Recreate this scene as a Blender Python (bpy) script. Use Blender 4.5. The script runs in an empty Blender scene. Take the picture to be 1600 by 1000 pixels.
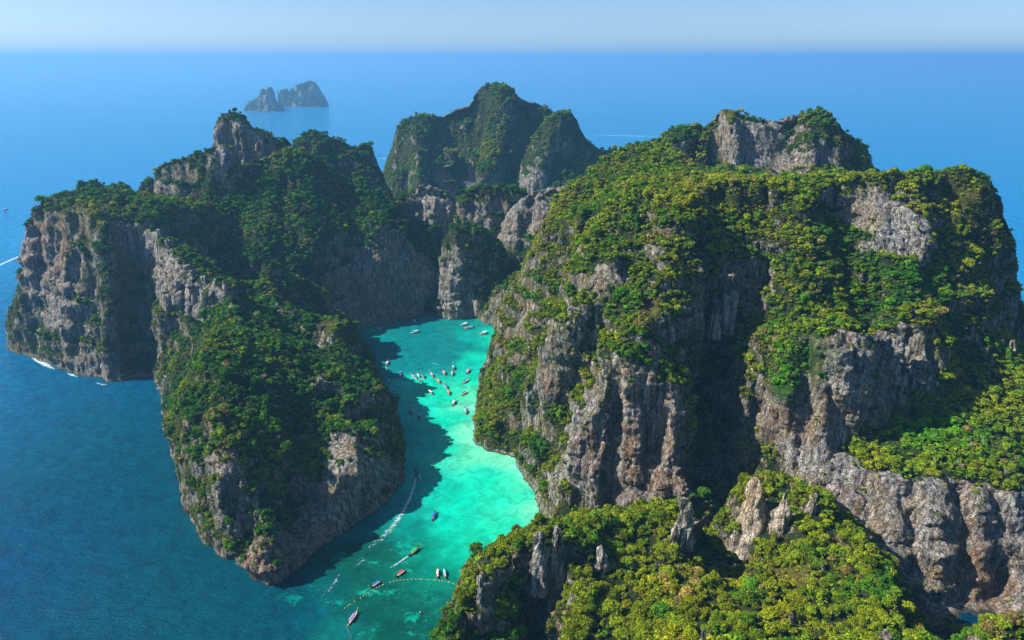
import bpy, math, random
import numpy as np
from mathutils import Vector
from mathutils.geometry import delaunay_2d_cdt
from mathutils.bvhtree import BVHTree

random.seed(7)
RNG = np.random.default_rng(11)
sc = bpy.context.scene
COL = sc.collection

# ------------------------------------------------------------------ camera
CAM_H, PITCH, FPX = 350.0, math.radians(20.4), 1100.0
cam_d = bpy.data.cameras.new('camera')
cam = bpy.data.objects.new('camera', cam_d)
COL.objects.link(cam)
cam.location = (0, 0, CAM_H)
cam.rotation_euler = (math.radians(90) - PITCH, 0, 0)
cam_d.sensor_width = 36.0
cam_d.lens = 36.0 * FPX / 1600.0
cam_d.clip_start = 1.0
cam_d.clip_end = 120000.0
sc.camera = cam

# ------------------------------------------------------------------ sky, sun, exposure
SUN_EL, SUN_AHEAD = math.radians(41), math.radians(1)      # sun stands to the left of the camera
sun_vec = Vector((-math.cos(SUN_EL) * math.cos(SUN_AHEAD), math.cos(SUN_EL) * math.sin(SUN_AHEAD), math.sin(SUN_EL)))
world = bpy.data.worlds.new('World'); sc.world = world; world.use_nodes = True
wn = world.node_tree.nodes; wl = world.node_tree.links
sky = wn.new('ShaderNodeTexSky'); sky.sky_type = 'NISHITA'; sky.sun_disc = False
sky.sun_elevation = SUN_EL
sky.sun_rotation = math.atan2(sun_vec.x, sun_vec.y)
sky.altitude = 350; sky.air_density = 0.65; sky.dust_density = 0.75; sky.ozone_density = 4.5
bg = wn['Background']; bg.inputs['Strength'].default_value = 0.09
wl.new(sky.outputs[0], bg.inputs[0])
sun_d = bpy.data.lights.new('sun', 'SUN'); sun_d.energy = 5.0; sun_d.angle = math.radians(0.5); sun_d.color = (1.0, 0.95, 0.87)
sun = bpy.data.objects.new('sun', sun_d); COL.objects.link(sun)
sun.rotation_euler = sun_vec.to_track_quat('Z', 'Y').to_euler()
sc.view_settings.view_transform = 'Standard'; sc.view_settings.look = 'None'
sc.view_settings.exposure = 0.8; sc.view_settings.gamma = 1.0; sc.view_settings.use_curve_mapping = False
sc.cycles.use_denoising = True
sc.cycles.max_bounces = 5; sc.cycles.diffuse_bounces = 1; sc.cycles.glossy_bounces = 2
sc.cycles.transmission_bounces = 3; sc.cycles.transparent_max_bounces = 8; sc.cycles.volume_bounces = 1
sc.cycles.use_adaptive_sampling = True; sc.cycles.adaptive_threshold = 0.02
sc.cycles.caustics_reflective = False; sc.cycles.caustics_refractive = False

# ------------------------------------------------------------------ helpers
CP, SP = math.cos(PITCH), math.sin(PITCH)
def _dir(u, v):
    a = (u - 800.0) / FPX; b = (500.0 - v) / FPX
    return a, CP + b * SP, -SP + b * CP
def y(u, v, Y):                       # point on the sight line at forward distance Y
    dx, dy, dz = _dir(u, v); t = Y / dy
    return (dx * t, Y, CAM_H + dz * t)
def h(u, v, z):                       # point on the sight line at height z
    dx, dy, dz = _dir(u, v); t = (z - CAM_H) / dz
    return (dx * t, dy * t, z)
def p(x, yy, z): return (x, yy, z)

def _hash(ix, iy, iz, seed):
    n = (ix.astype(np.uint32) * np.uint32(374761393) + iy.astype(np.uint32) * np.uint32(668265263)
         + iz.astype(np.uint32) * np.uint32(2147483647) + np.uint32((seed * 1274126177) & 0xffffffff))
    n = (n ^ (n >> np.uint32(13))) * np.uint32(1274126177)
    n = (n ^ (n >> np.uint32(15))) * np.uint32(2246822519)
    return n ^ (n >> np.uint32(16))
def noise(P, seed=0):                 # gradient noise, about -0.8 .. 0.8
    P = np.asarray(P, np.float32)
    i0 = np.floor(P).astype(np.int32); f = P - i0
    w = f * f * f * (f * (f * 6 - 15) + 10)
    out = np.zeros(len(P), np.float32)
    for c in range(8):
        o = ((c & 1), (c >> 1) & 1, (c >> 2) & 1)
        hh = _hash(i0[:, 0] + o[0], i0[:, 1] + o[1], i0[:, 2] + o[2], seed)
        g = ((hh & np.uint32(1023)).astype(np.float32) * (f[:, 0] - o[0])
             + ((hh >> np.uint32(10)) & np.uint32(1023)).astype(np.float32) * (f[:, 1] - o[1])
             + ((hh >> np.uint32(20)) & np.uint32(1023)).astype(np.float32) * (f[:, 2] - o[2])) / 511.5
        g -= (f[:, 0] - o[0]) + (f[:, 1] - o[1]) + (f[:, 2] - o[2])
        ww = (w[:, 0] if o[0] else 1 - w[:, 0]) * (w[:, 1] if o[1] else 1 - w[:, 1]) * (w[:, 2] if o[2] else 1 - w[:, 2])
        out += g * ww
    return out
def nz3(P, sx, sz=None, seed=0):      # noise with wavelength sx across and sz up
    sz = sz or sx
    return noise(P / np.array([sx, sx, sz], np.float32), seed)
def sstep(a, b, x):
    t = np.clip((x - a) / (b - a), 0, 1); return t * t * (3 - 2 * t)

def refine(V, T, target, passes=30):
    for _ in range(passes):
        E = np.concatenate([T[:, [0, 1]], T[:, [1, 2]], T[:, [2, 0]]])
        Es = np.sort(E, 1)
        key = Es[:, 0].astype(np.int64) * (len(V) + 1) + Es[:, 1]
        uk, first, inv = np.unique(key, return_index=True, return_inverse=True)
        ue = Es[first]
        L = np.linalg.norm(V[ue[:, 0], :3] - V[ue[:, 1], :3], axis=1)
        n = len(T); te = np.stack([inv[:n], inv[n:2 * n], inv[2 * n:]], 1)
        M = 0.5 * (V[ue[:, 0]] + V[ue[:, 1]])
        mark = L > target(M[:, :3])
        if not mark.any(): break
        lg = np.argmax(L[te], 1)
        le = te[np.arange(n), lg]
        for _k in range(60):
            need = mark[te].any(1) & ~mark[le]
            if not need.any(): break
            mark[le[need]] = True
        mid = np.full(len(ue), -1, np.int64); mid[mark] = len(V) + np.arange(mark.sum())
        V = np.concatenate([V, M[mark]])
        r = np.stack([(lg + k) % 3 for k in range(3)], 1)
        Tr = np.take_along_axis(T, r, 1); er = np.take_along_axis(te, r, 1)
        m01, m12, m20 = mid[er[:, 0]], mid[er[:, 1]], mid[er[:, 2]]
        a, b, c = Tr[:, 0], Tr[:, 1], Tr[:, 2]
        s0 = m01 < 0
        out = [Tr[s0]]
        k = ~s0
        k1 = k & (m12 < 0); out.append(np.stack([m01, b, c], 1)[k1])
        k2 = k & (m12 >= 0); out.append(np.stack([m01, b, m12], 1)[k2]); out.append(np.stack([m01, m12, c], 1)[k2])
        k3 = k & (m20 < 0); out.append(np.stack([a, m01, c], 1)[k3])
        k4 = k & (m20 >= 0); out.append(np.stack([a, m01, m20], 1)[k4]); out.append(np.stack([m20, m01, c], 1)[k4])
        T = np.concatenate(out)
    return V, T
def normals(V, T):
    fn = np.cross(V[T[:, 1]] - V[T[:, 0]], V[T[:, 2]] - V[T[:, 0]])
    N = np.zeros_like(V)
    for k in range(3):
        for d in range(3): N[:, d] += np.bincount(T[:, k], fn[:, d], len(V))
    return N / np.maximum(np.linalg.norm(N, axis=1, keepdims=True), 1e-9)
def smooth(V, T, it, lam=0.5):
    E = np.concatenate([T[:, [0, 1]], T[:, [1, 2]], T[:, [2, 0]]])
    cnt = np.bincount(E.ravel(), minlength=len(V)).astype(float)
    for _ in range(it):
        S = np.zeros_like(V)
        for d in range(3):
            S[:, d] = np.bincount(E[:, 0], V[E[:, 1], d], len(V)) + np.bincount(E[:, 1], V[E[:, 0], d], len(V))
        V = V + lam * (S / np.maximum(cnt, 1)[:, None] - V)
    return V

def shore(pts, out=6.0, deep=-14.0, side=1):   # waterline points plus a foot under water (water on the left of the walk when side=1)
    r = []
    for i, q in enumerate(pts):
        a = pts[max(i - 1, 0)]; b = pts[min(i + 1, len(pts) - 1)]
        dx, dy = b[0] - a[0], b[1] - a[1]; l = math.hypot(dx, dy) or 1
        r.append((q[0], q[1], 0.5)); r.append((q[0] - dy / l * out * side, q[1] + dx / l * out * side, deep))
    return r
def ridge(sil, Y, df, db, zb=-10, zbb=None, prof=((0.12, 0.9), (0.45, 0.55), (0.8, 0.2))):
    # a crest seen against what lies behind, with a slope to the front and one to the back
    r = []
    for i, q in enumerate(sil):
        YY = q[2] if len(q) > 2 else Y
        c = y(q[0], q[1], YY); r.append(c)
        for (k, w) in prof:
            wob = 1 + 0.25 * math.sin(i * 2.3 + k * 5)
            r.append((c[0] * (1 - 0.2 * k * df / YY), c[1] - df * k * wob, zb + (c[2] - zb) * w))
            r.append((c[0] * (1 + 0.2 * k * db / YY), c[1] + db * k * wob, (zbb if zbb is not None else zb) + (c[2] - (zbb if zbb is not None else zb)) * w))
        r.append((c[0], c[1] - df, zb)); r.append((c[0], c[1] + db, zbb if zbb is not None else zb))
    a, b = r[0], y(sil[-1][0], sil[-1][1], sil[-1][2] if len(sil[-1]) > 2 else Y)
    for (c, s) in ((a, -1), (b, 1)):
        for k in (-0.6, 0, 0.6): r.append((c[0] + s * 0.25 * df, c[1] + k * df, zb))
    return r

def tin(pts):
    q = sorted(set((round(a, 2), round(b, 2), c) for a, b, c in pts))
    res = delaunay_2d_cdt([Vector((a, b)) for a, b, c in q], [], [], 0, 0.05)
    V2, F, orig = res[0], res[2], res[3]
    V = np.array([(v.x, v.y, (sum(q[i][2] for i in o) / len(o)) if o else 0) for v, o in zip(V2, orig)], float)
    T = np.array([tuple(f) for f in F], np.int64)
    fn = np.cross(V[T[:, 1], :2] - V[T[:, 0], :2], V[T[:, 2], :2] - V[T[:, 0], :2])
    T[fn < 0] = T[fn < 0][:, ::-1]
    return V, T
CAMV = np.array([0, 0, CAM_H])

# ------------------------------------------------------------------ the land, as surveyed points
LAND = {}
A = shore([p(-520, 1110, 0), p(-590, 1060, 0), p(-640, 990, 0), p(-662, 910, 0), h(10, 545, 0), h(35, 553, 0), h(60, 562, 0), h(85, 573, 0), h(110, 581, 0),
           h(140, 591, 0), h(165, 599, 0), h(195, 596, 0), h(240, 589, 0)], side=-1)
A += [y(14, 500, 838), y(30, 450, 838), y(42, 400, 840), y(46, 355, 842), y(52, 326, 846),
      y(80, 450, 815), y(80, 400, 820), y(80, 340, 828), y(100, 530, 785), y(120, 550, 770), y(120, 450, 792), y(120, 380, 805), y(120, 330, 815),
      y(170, 560, 745), y(170, 480, 760), y(170, 400, 785), y(170, 340, 808), y(215, 560, 772), y(215, 480, 792), y(215, 400, 806), y(225, 345, 818),
      y(60, 316, 850), y(72, 308, 852), y(90, 303, 858), y(112, 300, 864), y(150, 296, 872), y(180, 303, 868), y(215, 315, 860), y(240, 322, 852), y(262, 340, 846),
      y(255, 400, 815), y(265, 480, 800), p(-560, 935, 165), p(-480, 965, 170), p(-400, 955, 160), p(-610, 930, 90), p(-520, 1040, 60), p(-420, 1050, 60), p(-330, 1000, 60),
      p(-330, 900, 70), p(-360, 830, 60), p(-395, 780, 10), p(-350, 760, 20), p(-300, 860, -10), p(-300, 1080, -10)]
LAND['headland'] = dict(pts=A)

LAND['hill_knoll'] = dict(relief=0.45, pts=ridge([(112, 315), (124, 290), (130, 283), (146, 281), (160, 284), (170, 291), (180, 283), (195, 288), (205, 300), (214, 322)], 1090, 70, 70))
LAND['hill_spur'] = dict(relief=0.3, ledge=0.2, pts=ridge([(214, 310), (219, 285), (230, 273), (243, 278), (250, 300)], 1060, 60, 60)
                         + ridge([(240, 300), (247, 262), (254, 251), (275, 248), (300, 240), (318, 234), (330, 225), (345, 222), (380, 240)], 1000, 95, 90, zb=30, zbb=-10,
                                 prof=((0.15, 0.82), (0.45, 0.5), (0.8, 0.15))))
LAND['hill_tower'] = dict(relief=0.2, ledge=0.2, pts=ridge([(327, 262), (335, 232), (336, 195), (341, 181), (352, 174), (365, 171), (378, 176), (390, 190), (398, 199), (412, 200), (425, 210), (440, 219), (454, 226), (475, 250)],
                                    1120, 110, 110, zb=20, zbb=-10, prof=((0.1, 0.93), (0.22, 0.5), (0.6, 0.25))))

B = shore([h(244, 592, 0), h(254, 612, 0), h(258, 650, 0), h(270, 690, 0), h(281, 740, 0), h(285, 775, 0), h(292, 803, 0), h(315, 832, 0), h(345, 855, 0), h(365, 872, 0),
           h(395, 888, 0), h(430, 908, 0), h(455, 898, 0), h(474, 880, 0), h(500, 858, 0), h(530, 836, 0), h(570, 808, 0), h(600, 787, 0), h(632, 742, 0), h(631, 705, 0),
           h(622, 670, 0), h(606, 630, 0), h(597, 590, 0), h(580, 548, 0), h(562, 515, 0), p(-205, 930, 0)], side=-1)
B += [y(204, 352, 835), y(224, 350, 822), y(243, 358, 805), y(258, 372, 790), y(273, 387, 775), y(277, 415, 762), y(292, 421, 750), y(306, 428, 742), y(328, 437, 730), y(351, 441, 722), y(358, 458, 712),
      y(240, 430, 795), y(245, 500, 765), y(247, 560, 735), y(262, 460, 765), y(268, 540, 722),
      y(300, 470, 735), y(325, 480, 712), y(290, 540, 700),
      h(275, 640, 32), h(285, 690, 30), h(296, 640, 72), h(300, 700, 55), h(300, 760, 25), h(315, 740, 50), h(325, 800, 25), h(345, 790, 45), h(365, 840, 20), h(385, 860, 22), h(410, 870, 22), h(430, 888, 12),
      h(336, 520, 116), h(318, 580, 104), h(322, 640, 98), h(345, 690, 86), h(368, 740, 70), h(395, 800, 46), h(425, 855, 26), h(450, 870, 14),
      h(350, 580, 104), h(380, 520, 108), h(400, 640, 84), h(420, 590, 88), h(440, 540, 92), h(420, 700, 62), h(430, 770, 40), h(440, 820, 27), h(400, 580, 92),
      h(460, 630, 66), h(480, 600, 72), h(470, 690, 46), h(475, 760, 33), h(470, 820, 16), h(480, 860, 5), h(500, 800, 16), h(505, 730, 38),
      y(455, 478, 735), y(440, 474, 742), y(470, 482, 730), y(500, 503, 722), y(526, 494, 722), y(540, 500, 722), y(556, 540, 712), y(480, 540, 700), y(510, 560, 672), y(545, 560, 680), y(570, 575, 690),
      h(500, 588, 82), h(520, 592, 78), h(545, 600, 74), h(575, 612, 62), h(595, 640, 40), h(600, 610, 48), h(590, 660, 40), h(610, 690, 22),
      h(510, 640, 50), h(540, 630, 52), h(570, 660, 40), h(490, 650, 55),
      h(528, 690, 46), h(534, 672, 54), h(546, 665, 57), h(560, 672, 53), h(580, 690, 42), h(605, 715, 28), h(555, 720, 44), h(580, 745, 28), h(530, 730, 40), h(520, 770, 30), h(560, 780, 16), h(510, 830, 8),
      y(400, 440, 790), y(412, 415, 806), y(425, 402, 812), y(440, 405, 812), y(452, 425, 806), y(430, 450, 785), y(390, 470, 752), y(420, 490, 728),
      p(-330, 850, 66), p(-280, 870, 56), p(-230, 860, 45), p(-400, 860, 70), p(-240, 790, 55)]
LAND['promontory'] = dict(pts=B, tgt=2.0)

H3 = shore([p(-260, 905, 0), h(560, 514, 0), h(600, 507, 0), h(625, 500, 0), h(650, 493, 0), h(672, 486, 0), h(692, 481, 0), p(-80, 1020, 0)], side=-1)
H3 += [y(303, 338, 930), y(312, 315, 950), y(340, 300, 985), y(370, 270, 1012), y(395, 244, 1030), y(415, 236, 1038), y(430, 232, 1042), y(455, 231, 1042), y(480, 243, 1045), y(520, 260, 1052),
       y(545, 275, 1056), y(570, 288, 1060), y(600, 303, 1062), y(625, 325, 1055), y(645, 355, 1040), y(668, 395, 1020), y(690, 440, 1000),
       y(310, 370, 900), y(330, 400, 880), y(380, 380, 905), y(380, 330, 950), y(360, 440, 840), y(400, 300, 985), y(430, 300, 978), y(430, 350, 935), y(400, 410, 870),
       y(460, 360, 935), y(475, 330, 975), y(490, 340, 968), y(505, 380, 942), y(480, 420, 915), y(500, 450, 905), y(505, 490, 890), y(530, 420, 935), y(450, 430, 880),
       y(530, 345, 985), y(550, 352, 985), y(590, 345, 990), y(620, 360, 990), y(645, 385, 988), y(665, 420, 985), y(500, 290, 1025), y(560, 310, 1035), y(600, 330, 1015),
       y(550, 430, 952), y(580, 430, 957), y(620, 430, 964), y(650, 440, 968), y(675, 455, 972), y(560, 480, 932), y(610, 475, 943), y(650, 470, 956),
       p(-480, 900, 60), p(-440, 850, 30), p(-380, 830, 30), p(-520, 1000, 0), p(-500, 1120, 0), p(-400, 1180, 20), p(-250, 1180, 40), p(-120, 1150, 20), p(-60, 1100, 0)]
LAND['cliff_amphitheatre'] = dict(pts=H3)

LAND['ridge_shaded'] = dict(relief=0.5, pts=ridge([(455, 240), (468, 214), (480, 205), (497, 205), (520, 213), (540, 222), (556, 229), (566, 222), (577, 225), (585, 238), (592, 255), (600, 275), (606, 295)], 1290, 120, 60, zb=-10,
                                      prof=((0.15, 0.85), (0.45, 0.5), (0.8, 0.2))))

M = ridge([(596, 295), (602, 258), (611, 232), (617, 212), (621, 195), (631, 186), (645, 181), (666, 181), (690, 178), (710, 166), (723, 160), (735, 146), (746, 136), (760, 130), (780, 133), (797, 138), (820, 150),
           (840, 158), (862, 170), (880, 195), (900, 240)], 1680, 170, 160, prof=((0.12, 0.86), (0.4, 0.55), (0.75, 0.18)))
M += [y(800, 150, 1655), y(790, 180, 1610), y(775, 220, 1565), y(760, 260, 1530), y(748, 300, 1500), y(650, 195, 1640), y(652, 230, 1590), y(655, 280, 1540), y(700, 230, 1600), y(700, 280, 1560), y(715, 200, 1635)]
LAND['mountain'] = dict(relief=0.22, ledge=0.1, pts=M)
LAND['mountain_shoulder'] = dict(relief=0.4, ledge=0.3, pts=ridge([(800, 300), (812, 262), (825, 230), (845, 200), (862, 182), (875, 175), (886, 174), (896, 181), (904, 196), (911, 206), (921, 221), (936, 231), (950, 233), (960, 227), (970, 236), (985, 255)],
                                           1540, 120, 90, prof=((0.12, 0.8), (0.4, 0.45), (0.75, 0.15))))
W = ridge([(574, 335), (583, 308), (595, 297), (606, 298), (618, 312), (626, 335)], 1085, 50, 50, zb=40)
W += ridge([(624, 312), (632, 291), (650, 285), (680, 287), (700, 294), (712, 306), (722, 335)], 1110, 110, 60, zb=-10, prof=((0.08, 0.93), (0.3, 0.6), (0.7, 0.3)))
W += ridge([(716, 325), (722, 303), (740, 292), (765, 288), (800, 287), (818, 294), (828, 315)], 1075, 70, 60, zb=20, prof=((0.1, 0.93), (0.3, 0.6), (0.7, 0.3)))
W += ridge([(690, 395), (699, 364), (706, 357), (725, 348), (745, 352), (763, 362), (782, 378), (795, 400)], 985, 42, 50, zb=-10, zbb=30, prof=((0.12, 0.95), (0.35, 0.65), (0.75, 0.25)))
LAND['rock_wall'] = dict(relief=0.45, pts=W)
LAND['rock_crest'] = dict(relief=0.45, pts=ridge([(772, 390), (786, 355), (795, 333), (808, 315), (820, 301), (850, 293), (885, 288), (910, 285)], 1030, 60, 50, zb=20, prof=((0.08, 0.93), (0.3, 0.65), (0.7, 0.3))))

C = shore([p(30, 1010, 0), h(750, 492, 0), h(746, 500, 0), h(772, 510, 0), h(786, 523, 0), h(777, 545, 0), h(763, 570, 0), h(748, 610, 0), h(738, 660, 0), h(741, 692, 0), h(763, 704, 0), h(815, 716, 0),
           h(830, 760, 0), h(846, 800, 0), h(864, 825, 0), h(900, 850, 0), h(940, 870, 0)], side=-1)
C += [h(762, 640, 28), h(760, 670, 18), h(775, 600, 38), h(785, 565, 40), h(800, 600, 52), h(790, 650, 34), h(812, 690, 20), h(840, 560, 84), h(848, 640, 54), h(850, 700, 34), h(868, 760, 28), h(885, 805, 14),
      h(765, 470, 30), h(772, 442, 48), h(785, 455, 52), h(800, 500, 55), h(830, 480, 112), h(815, 440, 110), h(842, 410, 150), h(850, 370, 172), h(866, 350, 186), h(880, 315, 196),
      h(900, 600, 94), h(900, 660, 66), h(910, 720, 50), h(920, 780, 28), h(930, 828, 6), h(960, 834, 4), h(1000, 832, 4), h(1050, 805, 12), h(870, 560, 102), h(870, 480, 138),
      h(915, 630, 104), h(940, 640, 106), h(960, 700, 70), h(1000, 700, 74), h(1048, 700, 76), h(950, 770, 34), h(1000, 770, 36), h(1045, 760, 42), h(950, 600, 120), h(1000, 592, 126), h(1050, 600, 120),
      h(900, 500, 146), h(950, 500, 156), h(1000, 500, 158), h(1050, 500, 156), h(900, 420, 180), h(950, 400, 200), h(1000, 400, 198), h(1060, 400, 200), h(1100, 400, 202),
      h(895, 340, 205), h(950, 320, 226), h(1000, 320, 231), h(1060, 320, 233), h(1110, 291, 242), h(1130, 285, 245), h(1200, 287, 245), h(1250, 288, 245), h(1300, 290, 244), h(1345, 276, 250), h(1390, 277, 250),
      h(1415, 278, 250), h(1430, 272, 252), h(1465, 268, 253), h(1495, 265, 255), h(1510, 263, 255), h(1527, 269, 252),
      y(885, 298, 780), y(925, 271, 800), y(960, 240, 820), y(990, 223, 850), y(1020, 221, 880), y(1000, 262, 760), y(1050, 272, 760), y(960, 282, 730), y(1100, 272, 800), y(1120, 312, 632),
      y(1544, 282, 655), y(1558, 315, 648), y(1572, 350, 642), y(1580, 395, 636), y(1577, 425, 632), y(1575, 445, 628), y(1570, 490, 622), y(1565, 527, 616),
      p(560, 760, -10), p(540, 690, -10), p(520, 650, -5), p(520, 860, -10), p(420, 900, 60), p(300, 900, 120), p(400, 780, 180), p(200, 950, 170), p(470, 740, 140), p(120, 1100, 60), p(300, 1060, 60), p(480, 1000, -10),
      y(1140, 480, 560), y(1150, 415, 572), y(1120, 440, 568), y(1185, 470, 575), y(1180, 410, 578), y(1100, 480, 545),
      h(1066, 600, 112), h(1068, 700, 66), h(1066, 770, 24), y(1094, 560, 552), y(1094, 620, 540), y(1094, 700, 520), y(1100, 770, 490), y(1120, 600, 540), y(1125, 680, 522), y(1135, 760, 482), y(1150, 800, 455),
      y(1165, 560, 528), h(1170, 640, 92), h(1172, 690, 64), h(1250, 690, 74), h(1325, 690, 76), h(1210, 600, 118), h(1250, 620, 110), h(1330, 620, 112), h(1290, 512, 160), h(1335, 516, 160), h(1220, 522, 150), h(1180, 520, 145), h(1250, 570, 132), h(1290, 585, 128),
      y(1350, 655, 510), y(1372, 655, 512), y(1350, 520, 528), y(1372, 508, 530), y(1392, 510, 520), h(1398, 668, 82), h(1450, 662, 84), h(1482, 640, 88), y(1400, 515, 500), y(1450, 505, 512), y(1478, 560, 505), y(1395, 600, 488), y(1445, 600, 495),
      y(1290, 485, 535), y(1300, 400, 584), y(1300, 340, 610), y(1220, 420, 570), y(1220, 350, 605), y(1380, 405, 580), y(1385, 370, 595), y(1390, 310, 634), y(1430, 320, 630), y(1450, 420, 578), y(1520, 420, 590), y(1540, 500, 572),
      y(1500, 350, 618), y(1500, 560, 535), y(1530, 600, 522), y(1400, 460, 546), y(1480, 480, 550),
      y(1555, 548, 560), y(1572, 543, 562), y(1600, 565, 560), y(1650, 580, 550), y(1700, 600, 540), y(1750, 640, 500), y(1800, 700, 430), p(560, 560, -8), p(560, 480, 20), p(520, 610, 40),
      h(1350, 690, 77), h(1400, 700, 78), h(1450, 690, 80), h(1500, 650, 86), h(1560, 650, 90), h(1600, 640, 92), h(1660, 660, 90),
      h(1200, 700, 66), h(1240, 706, 70), h(1290, 720, 70), h(1340, 736, 71), h(1400, 746, 71), h(1450, 753, 70), h(1500, 761, 69), h(1560, 766, 70), h(1620, 772, 68), h(1700, 790, 60),
      h(1240, 760, 44), h(1290, 800, 36), h(1340, 830, 34), h(1400, 850, 36), h(1450, 850, 37), h(1500, 850, 37), h(1550, 840, 42), h(1600, 830, 45), h(1650, 850, 36),
      h(1340, 920, 6), h(1400, 940, 4), h(1450, 950, 3), h(1500, 948, 2), h(1550, 930, 2), h(1585, 905, 1), h(1620, 895, 1), h(1700, 890, 1), p(230, 330, -10), p(300, 330, -10), p(420, 400, -12), p(500, 420, -12), p(150, 400, 20)]
LAND['massif'] = dict(pts=C, tgt=2.0)
LAND['massif_summit'] = dict(relief=0.4, ledge=0.4, pts=ridge([(1000, 235), (1025, 219), (1040, 210), (1055, 200), (1075, 195), (1095, 193), (1103, 185), (1115, 175), (1130, 168), (1146, 168), (1158, 175), (1180, 180), (1200, 185), (1230, 178),
                                        (1260, 175), (1275, 173), (1290, 175), (1305, 180), (1320, 192), (1335, 210), (1346, 226), (1355, 245), (1362, 262), (1368, 280)], 1010, 170, 110, zb=140, zbb=-10,
                                       prof=((0.1, 0.88), (0.28, 0.5), (0.65, 0.2))))
D = [y(694, 1006, 292), y(708, 968, 305), y(723, 936, 315), y(735, 918, 320), y(746, 896, 325), y(760, 874, 330), y(773, 856, 335), y(784, 846, 340), y(798, 842, 344), y(810, 845, 346), y(830, 835, 348), y(850, 826, 350),
     y(870, 825, 352), y(900, 838, 350), y(918, 850, 348), y(726, 965, 312), y(734, 1000, 305), y(754, 935, 326), y(746, 985, 318), y(768, 900, 333), y(772, 960, 340), y(790, 890, 341), y(790, 960, 346), y(790, 1002, 346), y(830, 880, 345), y(830, 960, 345), y(830, 1004, 341),
     y(868, 880, 346), y(868, 950, 341), y(866, 1004, 330), p(0, 310, 6), p(14, 285, 8), p(-8, 270, 8), p(-32, 262, 50), p(-22, 240, 30), p(-60, 292, -14), p(-68, 250, -14), p(-52, 312, -14), p(-44, 330, -14), p(26, 305, 30),
     y(905, 900, 328), y(905, 960, 300), y(898, 1000, 286), y(935, 860, 352), y(940, 820, 372), y(953, 802, 388), y(967, 790, 400), y(1000, 785, 404), y(1040, 786, 404), y(1062, 800, 390),
     y(960, 840, 366), y(1000, 830, 376), y(1040, 840, 372), y(1000, 860, 358), y(1050, 880, 345), y(1100, 850, 408), y(1105, 800, 440), y(1118, 900, 372), y(1128, 850, 412), y(1152, 900, 348), y(1172, 870, 366), y(1145, 810, 432), y(1092, 890, 360),
     y(960, 920, 326), y(1000, 900, 338), y(960, 1000, 280), y(1000, 1000, 278), y(1050, 940, 312), y(1100, 1000, 278), y(1150, 950, 305), y(1200, 1000, 282), y(1200, 900, 335), y(1200, 950, 306), y(1250, 900, 335), y(1250, 950, 308), y(1300, 1000, 276), y(1250, 850, 362), y(1300, 900, 332), y(1300, 950, 306), y(1200, 850, 362),
     y(1160, 775, 402), y(1172, 762, 408), y(1190, 750, 412), y(1215, 745, 414), y(1250, 757, 405), y(1283, 772, 394), y(1170, 830, 388), y(1200, 800, 394), y(1230, 830, 372), y(1260, 815, 372), y(1297, 825, 364), y(1325, 848, 352), y(1350, 850, 346), y(1370, 880, 330), y(1394, 908, 316), y(1405, 958, 294), y(1420, 1003, 276),
     y(1200, 740, 432), y(1260, 745, 425), h(1310, 790, 45), h(1350, 800, 38), h(1390, 850, 26), h(1415, 900, 12), h(1425, 960, 4), h(1445, 1005, 0), h(1470, 1060, -8), h(1100, 760, 6), h(1000, 800, -8), h(930, 830, -10),
     h(860, 800, -14), h(800, 800, -16), h(755, 825, -16), h(712, 885, -16), h(682, 950, -16), h(662, 1020, -16), h(620, 1120, -20), p(-40, 240, 0), p(20, 215, 50), p(100, 205, 90), p(200, 200, 90), p(265, 215, 70), p(290, 250, 20), p(60, 150, 20), p(200, 130, 20), p(-60, 170, -20), p(320, 140, -20)]
D = [(a, b_, c - 4 if c > 20 else c) for a, b_, c in D]
LAND['foreground_hill'] = dict(relief=1.35, pts=D, tgt=1.3)
LAND['corner_knoll'] = dict(pts=ridge([(1505, 1040), (1530, 1003), (1552, 980), (1580, 970), (1605, 974), (1650, 1000)], 262, 24, 30, zb=40, prof=((0.2, 0.93), (0.5, 0.7), (0.8, 0.35))), tgt=1.3)
LAND['islet'] = dict(relief=0.35, pts=ridge([(383, 176), (385, 163), (392, 157), (402, 154), (407, 150), (408, 138), (412, 137), (415, 141), (418, 135), (425, 134), (433, 136), (436, 145), (437, 178)], 5200, 110, 80, prof=((0.1, 0.95), (0.3, 0.7), (0.6, 0.35))), tgt=9.0, far=1)
LAND['islet_reef'] = dict(relief=0.35, pts=ridge([(436, 160), (438, 140), (445, 139), (452, 145), (460, 135), (470, 130), (478, 127), (484, 125), (490, 126), (494, 131), (500, 138), (505, 145), (506, 160)], 5700, 120, 90, prof=((0.1, 0.95), (0.3, 0.7), (0.6, 0.35))), tgt=9.0, far=1)

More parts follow.
